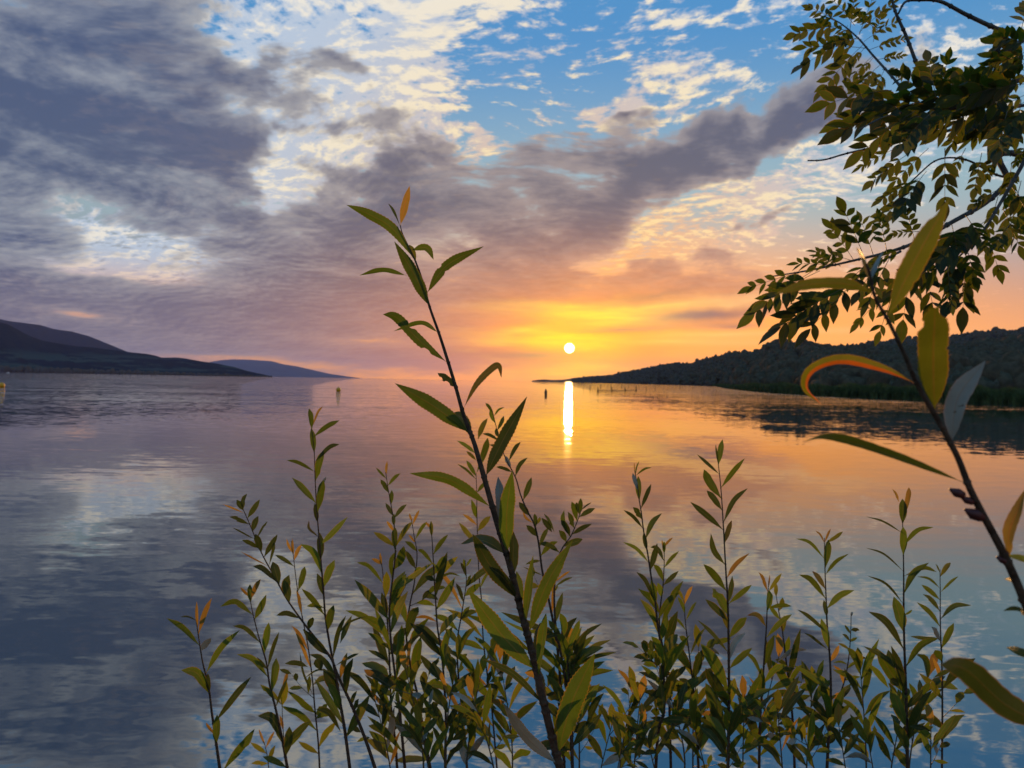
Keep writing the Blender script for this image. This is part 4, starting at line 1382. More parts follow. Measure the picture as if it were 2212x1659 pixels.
# behind and right of the tall one
shoot(z4, [(287, 385), (290, 470), (291, 560), (295, 720), (302, 850), (312, 950), (318, 1100), (335, 1250), (355, 1400), (380, 1690)], 2.2,
      'slender green willow shoot directly behind the tall sharp one', [
    ((285, 300), (205, 245), 22, 'leaf'), ((288, 330), (245, 290), 18, 'olive'), ((290, 400), (245, 330), 24, 'leaf'), ((288, 410), (205, 345), 14, 'leaf'), ((292, 470), (345, 420), 22), ((318, 355), (338, 232), 36, 'leaf'), ((295, 240), (337, 148), 30, 'olive'),
    ((288, 610), (230, 562), 18, 'young_sunlit'), ((280, 690), (212, 598), 28, 'olive'), ((292, 640), (350, 570), 34, 'olive'), ((290, 590), (266, 498), 28, 'leaf'), ((300, 880), (352, 800), 16, 'leaf'), ((308, 720), (330, 750), 20)],
      auto=[(1330, 1650, 20, 72, 20)], seed=23, r_bot=0.003)
shoot(z4, [(356, 110), (378, 200), (402, 290), (430, 350), (460, 410), (480, 480), (510, 550), (540, 610), (558, 690), (572, 800), (590, 880), (615, 1000), (640, 1150), (655, 1350), (670, 1690)], 1.9,
      'dark willow shoot right behind the tall sharp one, small leaves reaching the orange water', [
    ((356, 130), (328, 82), 18, 'leaf'), ((364, 168), (346, 112), 22, 'leaf'), ((370, 132), (410, 101), 12, 'leaf', (385, 112)), ((384, 205), (408, 138), 22, 'dull'), ((380, 245), (314, 214), 18, 'dull'), ((380, 235), (374, 190), 22, 'dull'), ((434, 330), (480, 250), 22, 'dull'), ((405, 295), (345, 262), 18, 'dull'),
    ((430, 370), (415, 310), 22, 'pale'), ((462, 400), (510, 317), 24, 'dull', (475, 350)), ((435, 388), (374, 358), 20, 'dull'), ((498, 498), (527, 403), 32, 'dull'), ((515, 572), (472, 510), 34, 'dull'), ((545, 620), (540, 560), 24, 'dull'), ((550, 660), (505, 610), 34, 'dull'), ((515, 610), (490, 550), 14, 'young_sunlit'),
    ((560, 700), (600, 620), 26), ((566, 740), (640, 680), 30), ((558, 610), (562, 575), 18, 'olive'), ((568, 760), (500, 780), 18, 'dull'), ((575, 830), (490, 790), 9, 'dull')],
      auto=[(1270, 1650, 20, 74, 20)], seed=24)
shoot(z4, [(742, 545), (720, 605), (695, 660), (660, 710), (635, 780), (625, 900), (632, 1050), (660, 1200), (690, 1400), (705, 1690)], 1.8,
      'willow shoot bending right, right of the tall sharp one, crowned by dense small leaves', [
    ((735, 560), (740, 493), 26, 'leaf'), ((740, 545), (787, 511), 9, 'dull'), ((738, 580), (802, 537), 28, 'dull'), ((722, 590), (700, 508), 32, 'leaf'), ((724, 560), (722, 510), 18, 'dull'), ((708, 622), (684, 552), 30, 'dull'), ((700, 655), (788, 604), 26, 'dull'), ((690, 660), (655, 588), 32, 'dull'), ((680, 682), (645, 632), 34, 'dull'), ((672, 705), (748, 670), 40, 'dull'),
    ((660, 640), (668, 545), 26), ((625, 640), (580, 560), 16, 'dull'), ((615, 640), (570, 578), 30, 'dull'), ((640, 720), (560, 690), 30, 'dull'), ((640, 850), (695, 808), 12, 'young_sunlit'), ((635, 870), (705, 835), 14, 'dull'), ((632, 890), (640, 870), 10)],
      auto=[(1390, 1650, 18, 74, 24)], seed=25)
shoot(z4, [(652, 1010), (660, 1080), (680, 1170), (690, 1300), (700, 1450), (705, 1690)], 1.7, 'bushy willow shoot right behind the foot of the tall sharp shoot', [
    ((680, 1090), (650, 990), 40, 'leaf'), ((690, 1150), (735, 1020), 34, 'leaf'), ((690, 1160), (832, 1035), 26, 'dull', (760, 1080)), ((685, 1180), (640, 1080), 44, 'leaf'), ((700, 1200), (800, 1085), 30, 'leaf'), ((705, 1240), (870, 1105), 28, 'olive', (790, 1140)), ((710, 1230), (895, 1158), 24, 'dull', (800, 1180)), ((700, 1300), (880, 1237), 34, 'leaf', (790, 1250)), ((720, 1400), (850, 1310), 44, 'leaf', (780, 1330)),
    ((670, 1080), (565, 1105), 24, 'dull'), ((640, 1100), (600, 1020), 30), ((650, 1060), (400, 1020), 20, 'leaf', (520, 1070)), ((620, 1100), (395, 985), 34, 'dull', (500, 1030)), ((760, 1480), (840, 1335), 40, 'dull'), ((690, 1250), (620, 1160), 28)], auto=[(1430, 1650, 16, 80, 26)], seed=26)
shoot(z4, [(972, 372), (985, 440), (992, 500), (1002, 560), (1012, 640), (1030, 740), (1045, 840), (1060, 930), (1072, 1040), (1088, 1150), (1100, 1300), (1098, 1420), (1075, 1500), (1062, 1690)], 1.75,
      'willow shoot right of centre with a dark folded leaf at its tip', [
    ((970, 392), (992, 332), 8, 'leaf'), ((972, 388), (970, 340), 6, 'young_sunlit'), ((985, 396), (1046, 361), 12, 'leaf', (1015, 368)), ((976, 462), (964, 384), 22, 'pale'), ((990, 508), (988, 398), 32, 'leaf'), ((1005, 542), (1044, 432), 24, 'dull'), ((1002, 588), (965, 532), 30, 'dull'), ((1004, 626), (925, 545), 20, 'dull'), ((1026, 668), (1090, 558), 30, 'leaf', (1050, 600)), ((1022, 722), (1012, 640), 24, 'dull'),
    ((1030, 770), (922, 683), 20, 'leaf', (980, 712)), ((1045, 805), (1070, 688), 34, 'dull'), ((1060, 942), (980, 812), 24, 'dull', (1020, 850)), ((1064, 962), (1042, 848), 40, 'leaf'), ((1088, 1010), (1168, 900), 32, 'leaf', (1115, 940)), ((1075, 1040), (1005, 945), 26), ((1090, 1110), (1115, 1000), 40, 'leaf'), ((1090, 1220), (1175, 1225), 20, 'young_sunlit', (1130, 1255)), ((1095, 1310), (1000, 1215), 28, 'leaf'), ((1085, 1180), (1050, 1110), 30, 'dull')],
      auto=[(1400, 1650, 19, 78, 24)], seed=27)
shoot(z4, [(1100, 690), (1100, 780), (1095, 870), (1085, 950), (1080, 1040), (1100, 1180), (1120, 1340), (1125, 1500), (1130, 1690)], 1.95,
      'willow shoot with orange top leaf, close right of the one with a dark folded tip', [
    ((1100, 700), (1138, 664), 14, 'young_sunlit'), ((1098, 735), (1100, 680), 20, 'leaf'), ((1098, 720), (1090, 672), 10, 'young_sunlit'), ((1094, 762), (1040, 706), 24, 'dull', (1070, 712)), ((1098, 792), (1164, 722), 20, 'leaf'), ((1096, 850), (1055, 780), 30, 'leaf'), ((1098, 872), (1162, 808), 26, 'dull'), ((1094, 925), (1072, 858), 32, 'leaf')],
      auto=[(1310, 1650, 20, 76, 24)], seed=28)
shoot(z4, [(1332, 330), (1345, 450), (1355, 600), (1365, 780), (1375, 950), (1378, 1100), (1380, 1300), (1378, 1500), (1375, 1690)], 1.7,
      'tall straight willow shoot at right of centre, taller than all others near it', [
    ((1333, 348), (1352, 239), 32, 'leaf'), ((1330, 342), (1322, 260), 10, 'dull'), ((1328, 396), (1242, 304), 18, 'dull'), ((1350, 442), (1448, 321), 28, 'leaf'), ((1338, 488), (1272, 369), 46, 'leaf', (1295, 420)), ((1345, 542), (1284, 460), 34, 'dull'), ((1364, 586), (1461, 450), 28, 'dull', (1400, 505)), ((1345, 642), (1213, 509), 34, 'dull', (1275, 560)), ((1360, 692), (1392, 588), 28, 'rust'), ((1352, 788), (1302, 646), 32, 'dull', (1315, 720)),
    ((1378, 842), (1470, 730), 24, 'young_sunlit', (1410, 780)), ((1357, 892), (1270, 779), 42, 'leaf'), ((1376, 945), (1394, 828), 28, 'dull'), ((1370, 1002), (1308, 882), 50, 'leaf'), ((1362, 1035), (1278, 930), 36, 'dull'), ((1394, 948), (1478, 868), 28, 'leaf'), ((1372, 1152), (1242, 1018), 22, 'dull'), ((1384, 1092), (1458, 1008), 42, 'leaf'), ((1374, 1322), (1258, 1122), 66, 'leaf'), ((1388, 1192), (1452, 1074), 34, 'pale', (1405, 1120)), ((1370, 1412), (1278, 1228), 60, 'dull'),
    ((1380, 1060), (1335, 965), 30, 'olive'), ((1385, 1230), (1480, 1140), 34, 'leaf'), ((1378, 1390), (1405, 1270), 44, 'olive'), ((1370, 1560), (1222, 1438), 44, 'leaf', (1310, 1470)), ((1385, 1530), (1520, 1370), 46, 'leaf', (1440, 1420))], auto=[(1500, 1650, 22, 84, 30)], seed=29)
shoot(z4, [(1186, 930), (1190, 1010), (1200, 1100), (1215, 1220), (1230, 1350), (1240, 1500), (1250, 1690)], 2.05,
      'willow shoot with a bright orange top leaf just left of the tall straight shoot', [
    ((1186, 945), (1150, 880), 18, 'olive'), ((1184, 950), (1222, 873), 20, 'young_sunlit'), ((1190, 990), (1160, 920), 22, 'leaf'), ((1200, 1020), (1240, 940), 16, 'leaf'), ((1196, 1060), (1120, 1005), 16, 'leaf'), ((1205, 1130), (1165, 1090), 34, 'leaf'), ((1210, 1170), (1280, 1050), 16, 'dull')],
      auto=[(1420, 1650, 20, 74, 24)], seed=30)
shoot(z5, [(372, 850), (366, 950), (362, 1050), (355, 1150), (345, 1300), (335, 1450), (330, 1690)], 1.95,
      'willow shoot with a yellow-green forked tip, first one right of the tall straight shoot', [
    ((366, 892), (328, 812), 18, 'young_sunlit'), ((374, 892), (428, 818), 22, 'olive'), ((372, 880), (376, 825), 8, 'young_sunlit'), ((368, 982), (376, 893), 34, 'leaf'), ((358, 1042), (278, 1000), 26, 'rust', (325, 1000)), ((378, 970), (470, 960), 24, 'leaf', (425, 955)), ((372, 1092), (472, 995), 30, 'leaf'), ((356, 1212), (396, 1084), 38, 'leaf'), ((340, 1372), (340, 1225), 44, 'leaf'), ((354, 1292), (450, 1215), 32, 'leaf', (400, 1230)), ((350, 1282), (258, 1150), 22, 'leaf', (310, 1190)), ((336, 1422), (286, 1300), 34, 'dull'), ((212, 1515), (374, 1374), 44, 'leaf', (290, 1390)), ((348, 1482), (432, 1366), 34, 'leaf')],
      auto=[(1530, 1650, 20, 80, 26)], seed=31)
shoot(z5, [(400, 890), (415, 980), (430, 1060), (445, 1180), (460, 1300), (475, 1450), (485, 1690)], 2.1,
      'second willow shoot right of the tall straight one, yellowish tip against a dark reflection', [
    ((402, 925), (404, 862), 22, 'olive'), ((425, 985), (432, 922), 26, 'olive'), ((415, 1020), (370, 950), 24), ((430, 1080), (440, 1000), 30, 'olive'), ((438, 1140), (395, 1085), 26), ((445, 1170), (460, 1090), 28, 'leaf'), ((450, 1220), (400, 1190), 26), ((455, 1290), (520, 1210), 26, 'leaf')],
      auto=[(1450, 1650, 19, 74, 24)], seed=32)
shoot(z5, [(612, 665), (615, 800), (620, 930), (625, 1050), (637, 1200), (640, 1350), (632, 1500), (622, 1690)], 1.8,
      'narrow-leaved willow shoot midway between the tall straight one and the slim right one', [
    ((614, 682), (640, 625), 12, 'young_sunlit'), ((612, 682), (574, 634), 10, 'young_sunlit'), ((634, 692), (693, 637), 20, 'olive'), ((607, 756), (490, 668), 18, 'leaf', (550, 685)), ((618, 792), (629, 673), 36, 'leaf'), ((626, 832), (719, 733), 20, 'leaf', (660, 770)), ((610, 882), (560, 808), 28, 'rust'), ((612, 922), (503, 824), 32, 'leaf', (560, 850)), ((630, 978), (742, 891), 34, 'leaf', (680, 915)), ((620, 1012), (610, 933), 24, 'dull'), ((610, 1082), (496, 975), 22, 'dull', (550, 1010)), ((634, 1152), (598, 1012), 38, 'leaf'),
    ((644, 1202), (676, 1128), 24, 'young_sunlit'), ((600, 1148), (524, 1075), 16, 'dull'), ((630, 1334), (478, 1214), 30, 'leaf', (560, 1265)), ((622, 1402), (598, 1284), 38, 'dull'), ((614, 1474), (482, 1398), 32, 'dull', (550, 1410)), ((622, 1452), (548, 1364), 38, 'dull'), ((645, 1420), (700, 1395), 30), ((630, 1300), (560, 1250), 30, 'leaf')], auto=[(1540, 1650, 20, 80, 26)], seed=33)
shoot(z5, [(728, 992), (726, 1080), (718, 1180), (700, 1280), (665, 1380), (640, 1450), (620, 1690)], 2.0,
      'twiggy willow shoot with tiny leaves and a dark top bud, right of the narrow-leaved one', [
    ((727, 1000), (735, 985), 12, 'pale'), ((726, 1060), (765, 1065), 22, 'dull'), ((724, 1080), (700, 1040), 14), ((722, 1110), (690, 1080), 16), ((720, 1120), (755, 1095), 16), ((718, 1150), (670, 1120), 16, 'olive'), ((716, 1170), (800, 1185), 18, 'dull', (760, 1180)), ((712, 1210), (650, 1205), 12), ((708, 1230), (765, 1200), 16), ((700, 1260), (650, 1215), 16, 'young_sunlit'), ((695, 1280), (770, 1265), 20), ((690, 1300), (680, 1230), 20, 'young_sunlit'), ((680, 1340), (650, 1360), 22, 'young_sunlit'), ((670, 1380), (730, 1310), 18, 'dull')], auto=[(1500, 1650, 16, 52, 16)], seed=34, r_bot=0.003)
shoot(z5, [(950, 590), (953, 700), (955, 830), (955, 950), (957, 1100), (962, 1250), (967, 1400), (972, 1690)], 1.7,
      'slim right willow shoot, thin leaves arching to both sides, pointed orange tip', [
    ((965, 552), (978, 446), 26, 'young_sunlit'), ((934, 510), (906, 454), 13, 'young_sunlit'), ((948, 600), (950, 496), 40, 'leaf'), ((936, 642), (792, 573), 11, 'dull', (870, 595)), ((964, 692), (1084, 619), 24, 'leaf', (1015, 635)), ((952, 748), (952, 616), 38, 'leaf'), ((950, 812), (793, 708), 11, 'dull', (870, 735)), ((962, 902), (1064, 772), 32, 'leaf', (1000, 820)), ((985, 820), (1098, 812), 22, 'leaf', (1040, 795)), ((948, 952), (798, 828), 14, 'dull', (880, 865)), ((952, 1078), (912, 918), 58, 'leaf'), ((945, 1142), (803, 983), 40, 'dull', (880, 1030)), ((964, 1010), (992, 975), 12),
    ((950, 1242), (780, 1133), 30, 'dull', (870, 1180)), ((952, 1352), (838, 1142), 66, 'leaf', (890, 1230)), ((972, 1222), (1104, 1100), 32, 'leaf', (1030, 1130)), ((890, 1315), (803, 1208), 34, 'leaf'), ((965, 1420), (1040, 1320), 34), ((960, 1330), (900, 1130), 40, 'dull')], auto=[(1500, 1650, 20, 84, 28)], seed=35)
shoot(z5, [(1112, 800), (1113, 900), (1113, 1000), (1115, 1100), (1120, 1200), (1122, 1400), (1120, 1690)], 1.95,
      'last slender willow shoot on the right, just left of the large dark blurred leaf', [
    ((1108, 835), (1158, 772), 24, 'olive'), ((1110, 810), (1092, 778), 8), ((1118, 902), (1192, 830), 14, 'leaf'), ((1106, 878), (1013, 832), 14, 'leaf', (1065, 842)), ((1108, 932), (1032, 867), 26, 'leaf'), ((1110, 978), (1038, 908), 26, 'dull'), ((1120, 1012), (1247, 956), 26, 'leaf', (1175, 960)), ((1108, 1048), (1012, 943), 26, 'leaf', (1065, 985)), ((1122, 1142), (1172, 1033), 32, 'leaf'), ((1110, 1105), (983, 1090), 20, 'dull', (1050, 1100)), ((1110, 1110), (1074, 1048), 24, 'pale'), ((1118, 1200), (1090, 1150), 40, 'leaf'), ((1120, 1300), (1080, 1180), 22, 'young_sunlit')],
      auto=[(1460, 1650, 22, 74, 22)], seed=36, r_bot=0.003)

# ---- short leafy shoots filling the bottom edge
LOW = [(905, 1440, 1.7, 'short willow shoot under the one topped by three orange leaves'),
       (968, 1410, 1.8, 'short leafy willow shoot left beside the foot of the tall sharp one'),
       (1015, 1455, 2.0, 'short willow shoot half hidden by the big grey-green bottom leaf of the tall one'),
       (1060, 1500, 1.6, 'very short willow shoot below the grey-green bottom leaf of the tall one'),
       (1292, 1560, 1.75, 'very short willow shoot, first one right of the foot of the tall sharp one'),
       (1345, 1480, 1.9, 'short yellowish willow shoot in the gap under the bright cloud reflection'),
       (1372, 1500, 1.7, 'short dense willow shoot left of the foot of the shoot with a dark folded tip'),
       (1465, 1430, 1.9, 'short willow shoot leaning right of the foot of the shoot with a dark folded tip'),
       (1525, 1540, 1.7, 'very short willow shoot left of the foot of the tall straight shoot'),
       (1605, 1500, 1.75, 'short willow shoot just right of the foot of the tall straight shoot'),
       (1690, 1530, 1.65, 'very short orange-lit willow shoot between the two shoots right of the tall straight one'),
       (1745, 1480, 1.9, 'short willow shoot left of the foot of the narrow-leaved shoot'),
       (1830, 1560, 1.7, 'low tangled willow shoot with orange-edged leaves right of the narrow-leaved one'),
       (1868, 1440, 1.95, 'short willow shoot with an orange tip leaf left of the slim right shoot'),
       (1925, 1530, 1.75, 'short dark willow shoot left of the foot of the slim right shoot'),
       (2010, 1560, 1.65, 'lowest willow shoot right of the slim right one, long glowing leaves')]
LOW += [(838, 1500, 1.9, 'short willow shoot at the bottom edge, left of the group beside the tall sharp one'),
        (930, 1560, 1.6, 'lowest dense willow sprig below the second shoot left of the tall sharp one'),
        (1100, 1420, 2.1, 'thin willow shoot seen behind the tall sharp stem near its foot'),
        (1245, 1400, 2.0, 'leafy willow shoot close to the right side of the tall sharp foot'),
        (1325, 1590, 1.6, 'lowest willow sprig in the gap right of the tall sharp foot'),
        (1420, 1560, 1.65, 'lowest willow sprig under the shoot with a dark folded tip'),
        (1500, 1390, 2.1, 'thin willow shoot between the dark folded tip shoot and the tall straight one'),
        (1570, 1570, 1.6, 'lowest willow sprig at the foot of the tall straight shoot'),
        (1650, 1410, 2.1, 'thin pale willow shoot right behind the yellow-green forked tip shoot'),
        (1775, 1590, 1.6, 'lowest willow sprig at the foot of the narrow-leaved shoot'),
        (1895, 1590, 1.6, 'lowest willow sprig between the tangled shoot and the slim right shoot'),
        (1975, 1450, 2.0, 'thin willow shoot just right of the slim right shoot')]
for i, (x, y, D, lab) in enumerate(LOW):
    rr = random.Random(700 + i)
    dx = rr.uniform(-46, 46)
    s = Shoot([(x + dx, y), (x + dx * 0.5, y + 60), (x, y + 130), (x - dx * .3, y + 200), (x - dx * .3, 1690 if y < 1480 else y + 280)], D, lab, seed=700 + i, r_top=0.0009, r_bot=0.0028, mat='greenstem')
    s.leaf((x + dx, y + 8), (x + dx + rr.uniform(-12, 12), y - 42), 15, 'young_sunlit' if i % 3 == 0 else 'olive', z=id_)
    s.auto(y + 6, 1670, 13, 66, 18, mats=(('leaf', 7), ('dull', 5), ('young_sunlit', 1), ('olive', 2), ('pale', 1)))
    s.finish()

# ------------------------------------------------------------------ ash tree reaching in from the right
za = Z(0.5, 1106.0, 0.0)
ash_root = empty('ash_tree', (4.6, 3.0, 0.45))
tag(ash_root, 'ash tree whose leafy branches hang in from the upper right corner', 'tree')
AO = Vector(ash_root.location)
MB().tube([(0, 0, -0.3), (0.05, 0, 0.6), (0.0, 0.1, 1.8), (-0.15, 0.1, 3.2), (-0.1, 0.0, 5.0), (0.1, 0.0, 7.0)], [0.24, 0.17, 0.15, 0.13, 0.10, 0.05], 12).build('trunk', MAT['bark'], ash_root)
TRUNK = [(AO + Vector(q)) for q in ((0.0, 0.1, 1.8), (-0.15, 0.1, 3.2), (-0.1, 0, 5.0))]


def branch(pts, depth, r0, r1, link=None, dd=0.0, name='branch'):
    """pts in picture points from the tip to the thick end"""
    n = len(pts)
    W = [at(*za(*p), depth + dd * i / max(1, n - 1)) for i, p in enumerate(pts)]
    if link is not None:
        W.append((W[-1] + link) / 2 + Vector((0, 0, 0.10)))
        W.append(link)
    path = smooth_path(W, 7)
    m = len(path)
    rad = [r0 + (r1 - r0) * (i / (m - 1)) for i in range(m)]
    mb = MB().tube([p - AO for p in path], rad, 7)
    # bud scars
    rr = random.Random(int(pts[0][0]))
    for i in range(4, m - 4, rr.randint(5, 8)):
        d = (path[i + 1] - path[i]).normalized()
        q = path[i] - AO
        mb.tube([q - d * rad[i] * 1.5, q, q + d * rad[i] * 1.5], [rad[i] * .8, rad[i] * 1.45, rad[i] * .8], 6)
    mesh_obj(name, mb.v, mb.f, MAT['bark'], ash_root)
    return path


ash_rs = random.Random(77)
LEAVES = []          # leaflets are collected first; the largest 300 become parts


def ash_leaf(b, t, depth, pairs=4, size=1.0, dd=0.0, sag=0.08, z=za, wide=1.0):
    """one compound leaf from picture base to picture tip"""
    rs = ash_rs
    B, T = at(*z(*b), depth), at(*z(*t), depth + dd)
    ln = (T - B).length
    mid = (B + T) / 2 + Vector((0, 0, sag * ln))
    ax = [B.lerp(mid, k / 5).lerp(mid.lerp(T, k / 5), k / 5) for k in range(6)]
    r = MB().tube([p - B for p in ax], [0.0011, 0.001, 0.0009, 0.0008, 0.0007, 0.0005], 4)
    leaf = mesh_obj('leaf', r.v, r.f, MAT['greenstem'], ash_root, B - AO)
    D = (T - B).normalized()
    side = D.cross((B - EYE).normalized()).normalized()
    # plane of the leaf: tilted about its axis
    a = rs.uniform(-0.6, 0.6)
    nor = side.cross(D).normalized()
    sd = (side * math.cos(a) + nor * math.sin(a)).normalized()
    L = ln * 0.44 * size
    for k in range(pairs):
        f = 0.30 + 0.62 * k / max(1, pairs - 1)
        q = ax[0].lerp(ax[-1], f) + Vector((0, 0, sag * ln * 4 * 0.5 * f * (1 - f)))
        for s_ in (-1, 1):
            ang = R(rs.uniform(26, 54))
            d = (D * math.cos(ang) + sd * s_ * math.sin(ang)).normalized()
            d = (d + Vector((0, 0, rs.uniform(-0.42, -0.02)))).normalized()
            l2 = L * (0.75 + 0.3 * math.sin(math.pi * (0.2 + 0.7 * f))) * rs.uniform(0.85, 1.15)
            LEAVES.append((leaf, B, q, d, l2, wide))
    LEAVES.append((leaf, B, ax[-1], (D + Vector((0, 0, -0.15))).normalized(), L * 1.15, wide))


def spray(path, n, depth_off, length, ang=(-70, 70), pairs=(3, 5), size=1.0, f0=0.0, f1=1.0, droop=0.35, base_dir=None):
    """n compound leaves along a branch path; length in metres"""
    rs = ash_rs
    for k in range(n):
        f = f0 + (f1 - f0) * (k + rs.uniform(0.1, 0.9)) / n
        i = min(int(f * (len(path) - 2)), len(path) - 2)
        B = path[i]
        d0 = (path[i] - path[i + 1]).normalized()
        a = R(rs.uniform(*ang))
        dr = Vector((d0.x * math.cos(a) - d0.z * math.sin(a), rs.uniform(-0.5, 0.5), d0.x * math.sin(a) + d0.z * math.cos(a)))
        dr = (dr.normalized() + Vector((0, 0, -droop))).normalized()
        T = B + dr * length * rs.uniform(0.75, 1.2)
        proj = []
        for P in (B, T):
            v = P - EYE
            kk = PF / v.dot(FWD)
            proj.append((PW / 2 + v.dot(RGT) * kk, PH / 2 - v.dot(UPV) * kk))
        if proj[1][0] > 2330 and proj[0][0] > 2330:
            continue
        ash_leaf(proj[0], proj[1], B.y, rs.randint(*pairs), size, T.y - B.y, rs.uniform(0.02, 0.14), id_)


# limbs
lower = branch([(1120, 1195), (1300, 1165), (1500, 1120), (1640, 1085), (1760, 1040), (1900, 960), (2040, 880), (2140, 790), (2240, 680)], 2.25, 0.002, 0.013, TRUNK[0], 0.25)
low2 = branch([(1180, 1400), (1330, 1330), (1440, 1240), (1560, 1150), (1680, 1085)], 2.2, 0.0015, 0.004)
midl = branch([(1500, 560), (1600, 510), (1750, 470), (1900, 470), (2050, 430), (2240, 340)], 2.2, 0.002, 0.011, TRUNK[1], 0.2)
bare = branch([(1278, 694), (1350, 690), (1450, 662), (1550, 640), (1640, 618), (1760, 598), (1900, 560), (2240, 450)], 2.3, 0.0022, 0.007, TRUNK[1], 0.2)
rise = branch([(1630, -60), (1650, 30), (1668, 80), (1700, 150), (1738, 250), (1768, 330), (1800, 400), (1900, 470)], 2.35, 0.004, 0.007)
arch = branch([(1668, 60), (1700, 8), (1760, 0), (1850, 6), (1960, 62), (2080, 118), (2140, 138), (2240, 150)], 2.2, 0.003, 0.010, TRUNK[2], 0.1)
topl = branch([(1300, 60), (1400, 90), (1490, 160), (1560, 240), (1650, 340), (1720, 420), (1800, 470)], 2.9, 0.0018, 0.006, None, -0.5)
inner = branch([(1560, 960), (1640, 870), (1740, 770), (1840, 690), (1960, 690), (2080, 750), (2150, 770)], 2.3, 0.0015, 0.004)
right = branch([(1860, 1180), (1950, 1090), (2040, 990), (2120, 860), (2200, 720), (2260, 600)], 2.1, 0.0018, 0.007)
hang = branch([(1700, 1260), (1690, 1180), (1720, 1100), (1760, 1040)], 2.25, 0.0012, 0.003)

# top left cluster (small leaflets, farther in)
for b, t, s_ in [((1430, 110), (1230, 148), 1), ((1420, 100), (1290, 36), .95), ((1480, 110), (1385, 0), 1.05), ((1500, 160), (1270, 275), .95), ((1520, 190), (1345, 385), .9), ((1540, 210), (1275, 205), .9),
                 ((1560, 240), (1420, 390), .95), ((1590, 280), (1480, 400), .95), ((1520, 180), (1650, 100), .9), ((1545, 215), (1690, 170), 1), ((1575, 260), (1680, 240), 1), ((1500, 150), (1560, -10), 1.0), ((1460, 130), (1480, -20), 1.05),
                 ((1510, 170), (1390, 180), .9), ((1500, 140), (1640, 20), 1), ((1470, 140), (1320, 110), .9), ((1610, 300), (1560, 420), 1), ((1560, 250), (1500, 330), .85), ((1600, 300), (1690, 330), .9), ((1530, 200), (1450, 300), .8), ((1450, 110), (1420, 190), .8), ((1580, 130), (1470, 60), 1), ((1560, 180), (1600, 60), 1)]:
    ash_leaf(b, t, 2.75 + ash_rs.uniform(-0.1, 0.15), ash_rs.randint(4, 6), 0.62 * s_, ash_rs.uniform(-0.1, 0.1), 0.06)
# middle: large drooping leaves
for b, t, s_ in [((1640, 390), (1375, 445), 1.0), ((1720, 420), (1440, 520), 1.05), ((1760, 440), (1445, 560), 1), ((1740, 480), (1520, 650), 1.05), ((1800, 440), (1530, 440), 1.0), ((1800, 420), (1680, 330), 1.0), ((1830, 420), (1800, 270), 1.0), ((1850, 430), (1880, 270), 1.0), ((1900, 450), (1700, 520), 1),
                 ((1880, 460), (1990, 330), 1.0), ((1960, 460), (1780, 560), 1), ((2000, 450), (1840, 330), 1), ((2060, 420), (1900, 400), 1), ((2100, 400), (1960, 350), 1.05), ((2140, 400), (2010, 520), 1), ((2200, 360), (2060, 330), 1), ((2240, 320), (2080, 250), 1), ((2240, 280), (2090, 190), 1.0), ((2240, 400), (2090, 480), 1),
                 ((2240, 200), (2110, 160), 1), ((2200, 130), (2230, 20), .9), ((2240, 460), (2120, 560), 1.05), ((1980, 480), (1900, 620), 1), ((1820, 480), (1690, 620), 1.05), ((1760, 500), (1640, 600), 1), ((2140, 480), (2100, 640), 1), ((2220, 240), (2050, 290), 1.1), ((2200, 430), (2180, 590), 1)]:
    ash_leaf(b, t, 2.15 + ash_rs.uniform(-0.1, 0.2), ash_rs.randint(4, 5), 0.86 * s_, ash_rs.uniform(-0.08, 0.08), 0.07)
for b, t, s_ in [((2240, 330), (2020, 400), 1.0), ((2240, 360), (1950, 420), 1.0), ((2240, 430), (2010, 560), 1.0), ((2020, 440), (1760, 500), 1.0), ((2240, 260), (2130, 330), 1.0), ((1840, 450), (1600, 560), 1.0), ((2240, 300), (2140, 400), 1.0), ((2160, 420), (1930, 520), 1.0), ((2100, 430), (1860, 560), 1.0), ((1960, 450), (1720, 570), .95), ((1900, 440), (1660, 460), 1.0), ((2180, 470), (1990, 600), .95), ((2240, 220), (2120, 270), 1.0), ((2200, 360), (2010, 440), 1.0), ((2060, 420), (1850, 430), 1.0), ((2120, 380), (1940, 330), .95), ((1980, 440), (1800, 400), 1.0), ((2240, 480), (2110, 600), 1.0)]:
    ash_leaf(b, t, 2.2 + ash_rs.uniform(-0.1, 0.25), ash_rs.randint(3, 5), 0.92 * s_, ash_rs.uniform(-0.08, 0.08), 0.08)
# below the bare twig
for b, t, s_ in [((1660, 640), (1510, 720), .8), ((1720, 660), (1560, 780), .8), ((1800, 640), (1660, 780), .9), ((1870, 640), (1870, 870), .95), ((1760, 770), (1600, 860), .8), ((1790, 740), (1680, 900), .85),
                 ((1960, 640), (1900, 760), .9), ((2030, 660), (2000, 810), .9), ((2110, 640), (2050, 760), .95), ((2160, 700), (2140, 850), .9), ((2200, 780), (2150, 1000), 1.0), ((2100, 850), (2060, 1000), .9), ((2230, 620), (2180, 700), .9), ((1700, 850), (1590, 960), .8)]:
    ash_leaf(b, t, 2.2 + ash_rs.uniform(-0.1, 0.15), ash_rs.randint(4, 5), 0.84 * s_, ash_rs.uniform(-0.08, 0.08), 0.05)
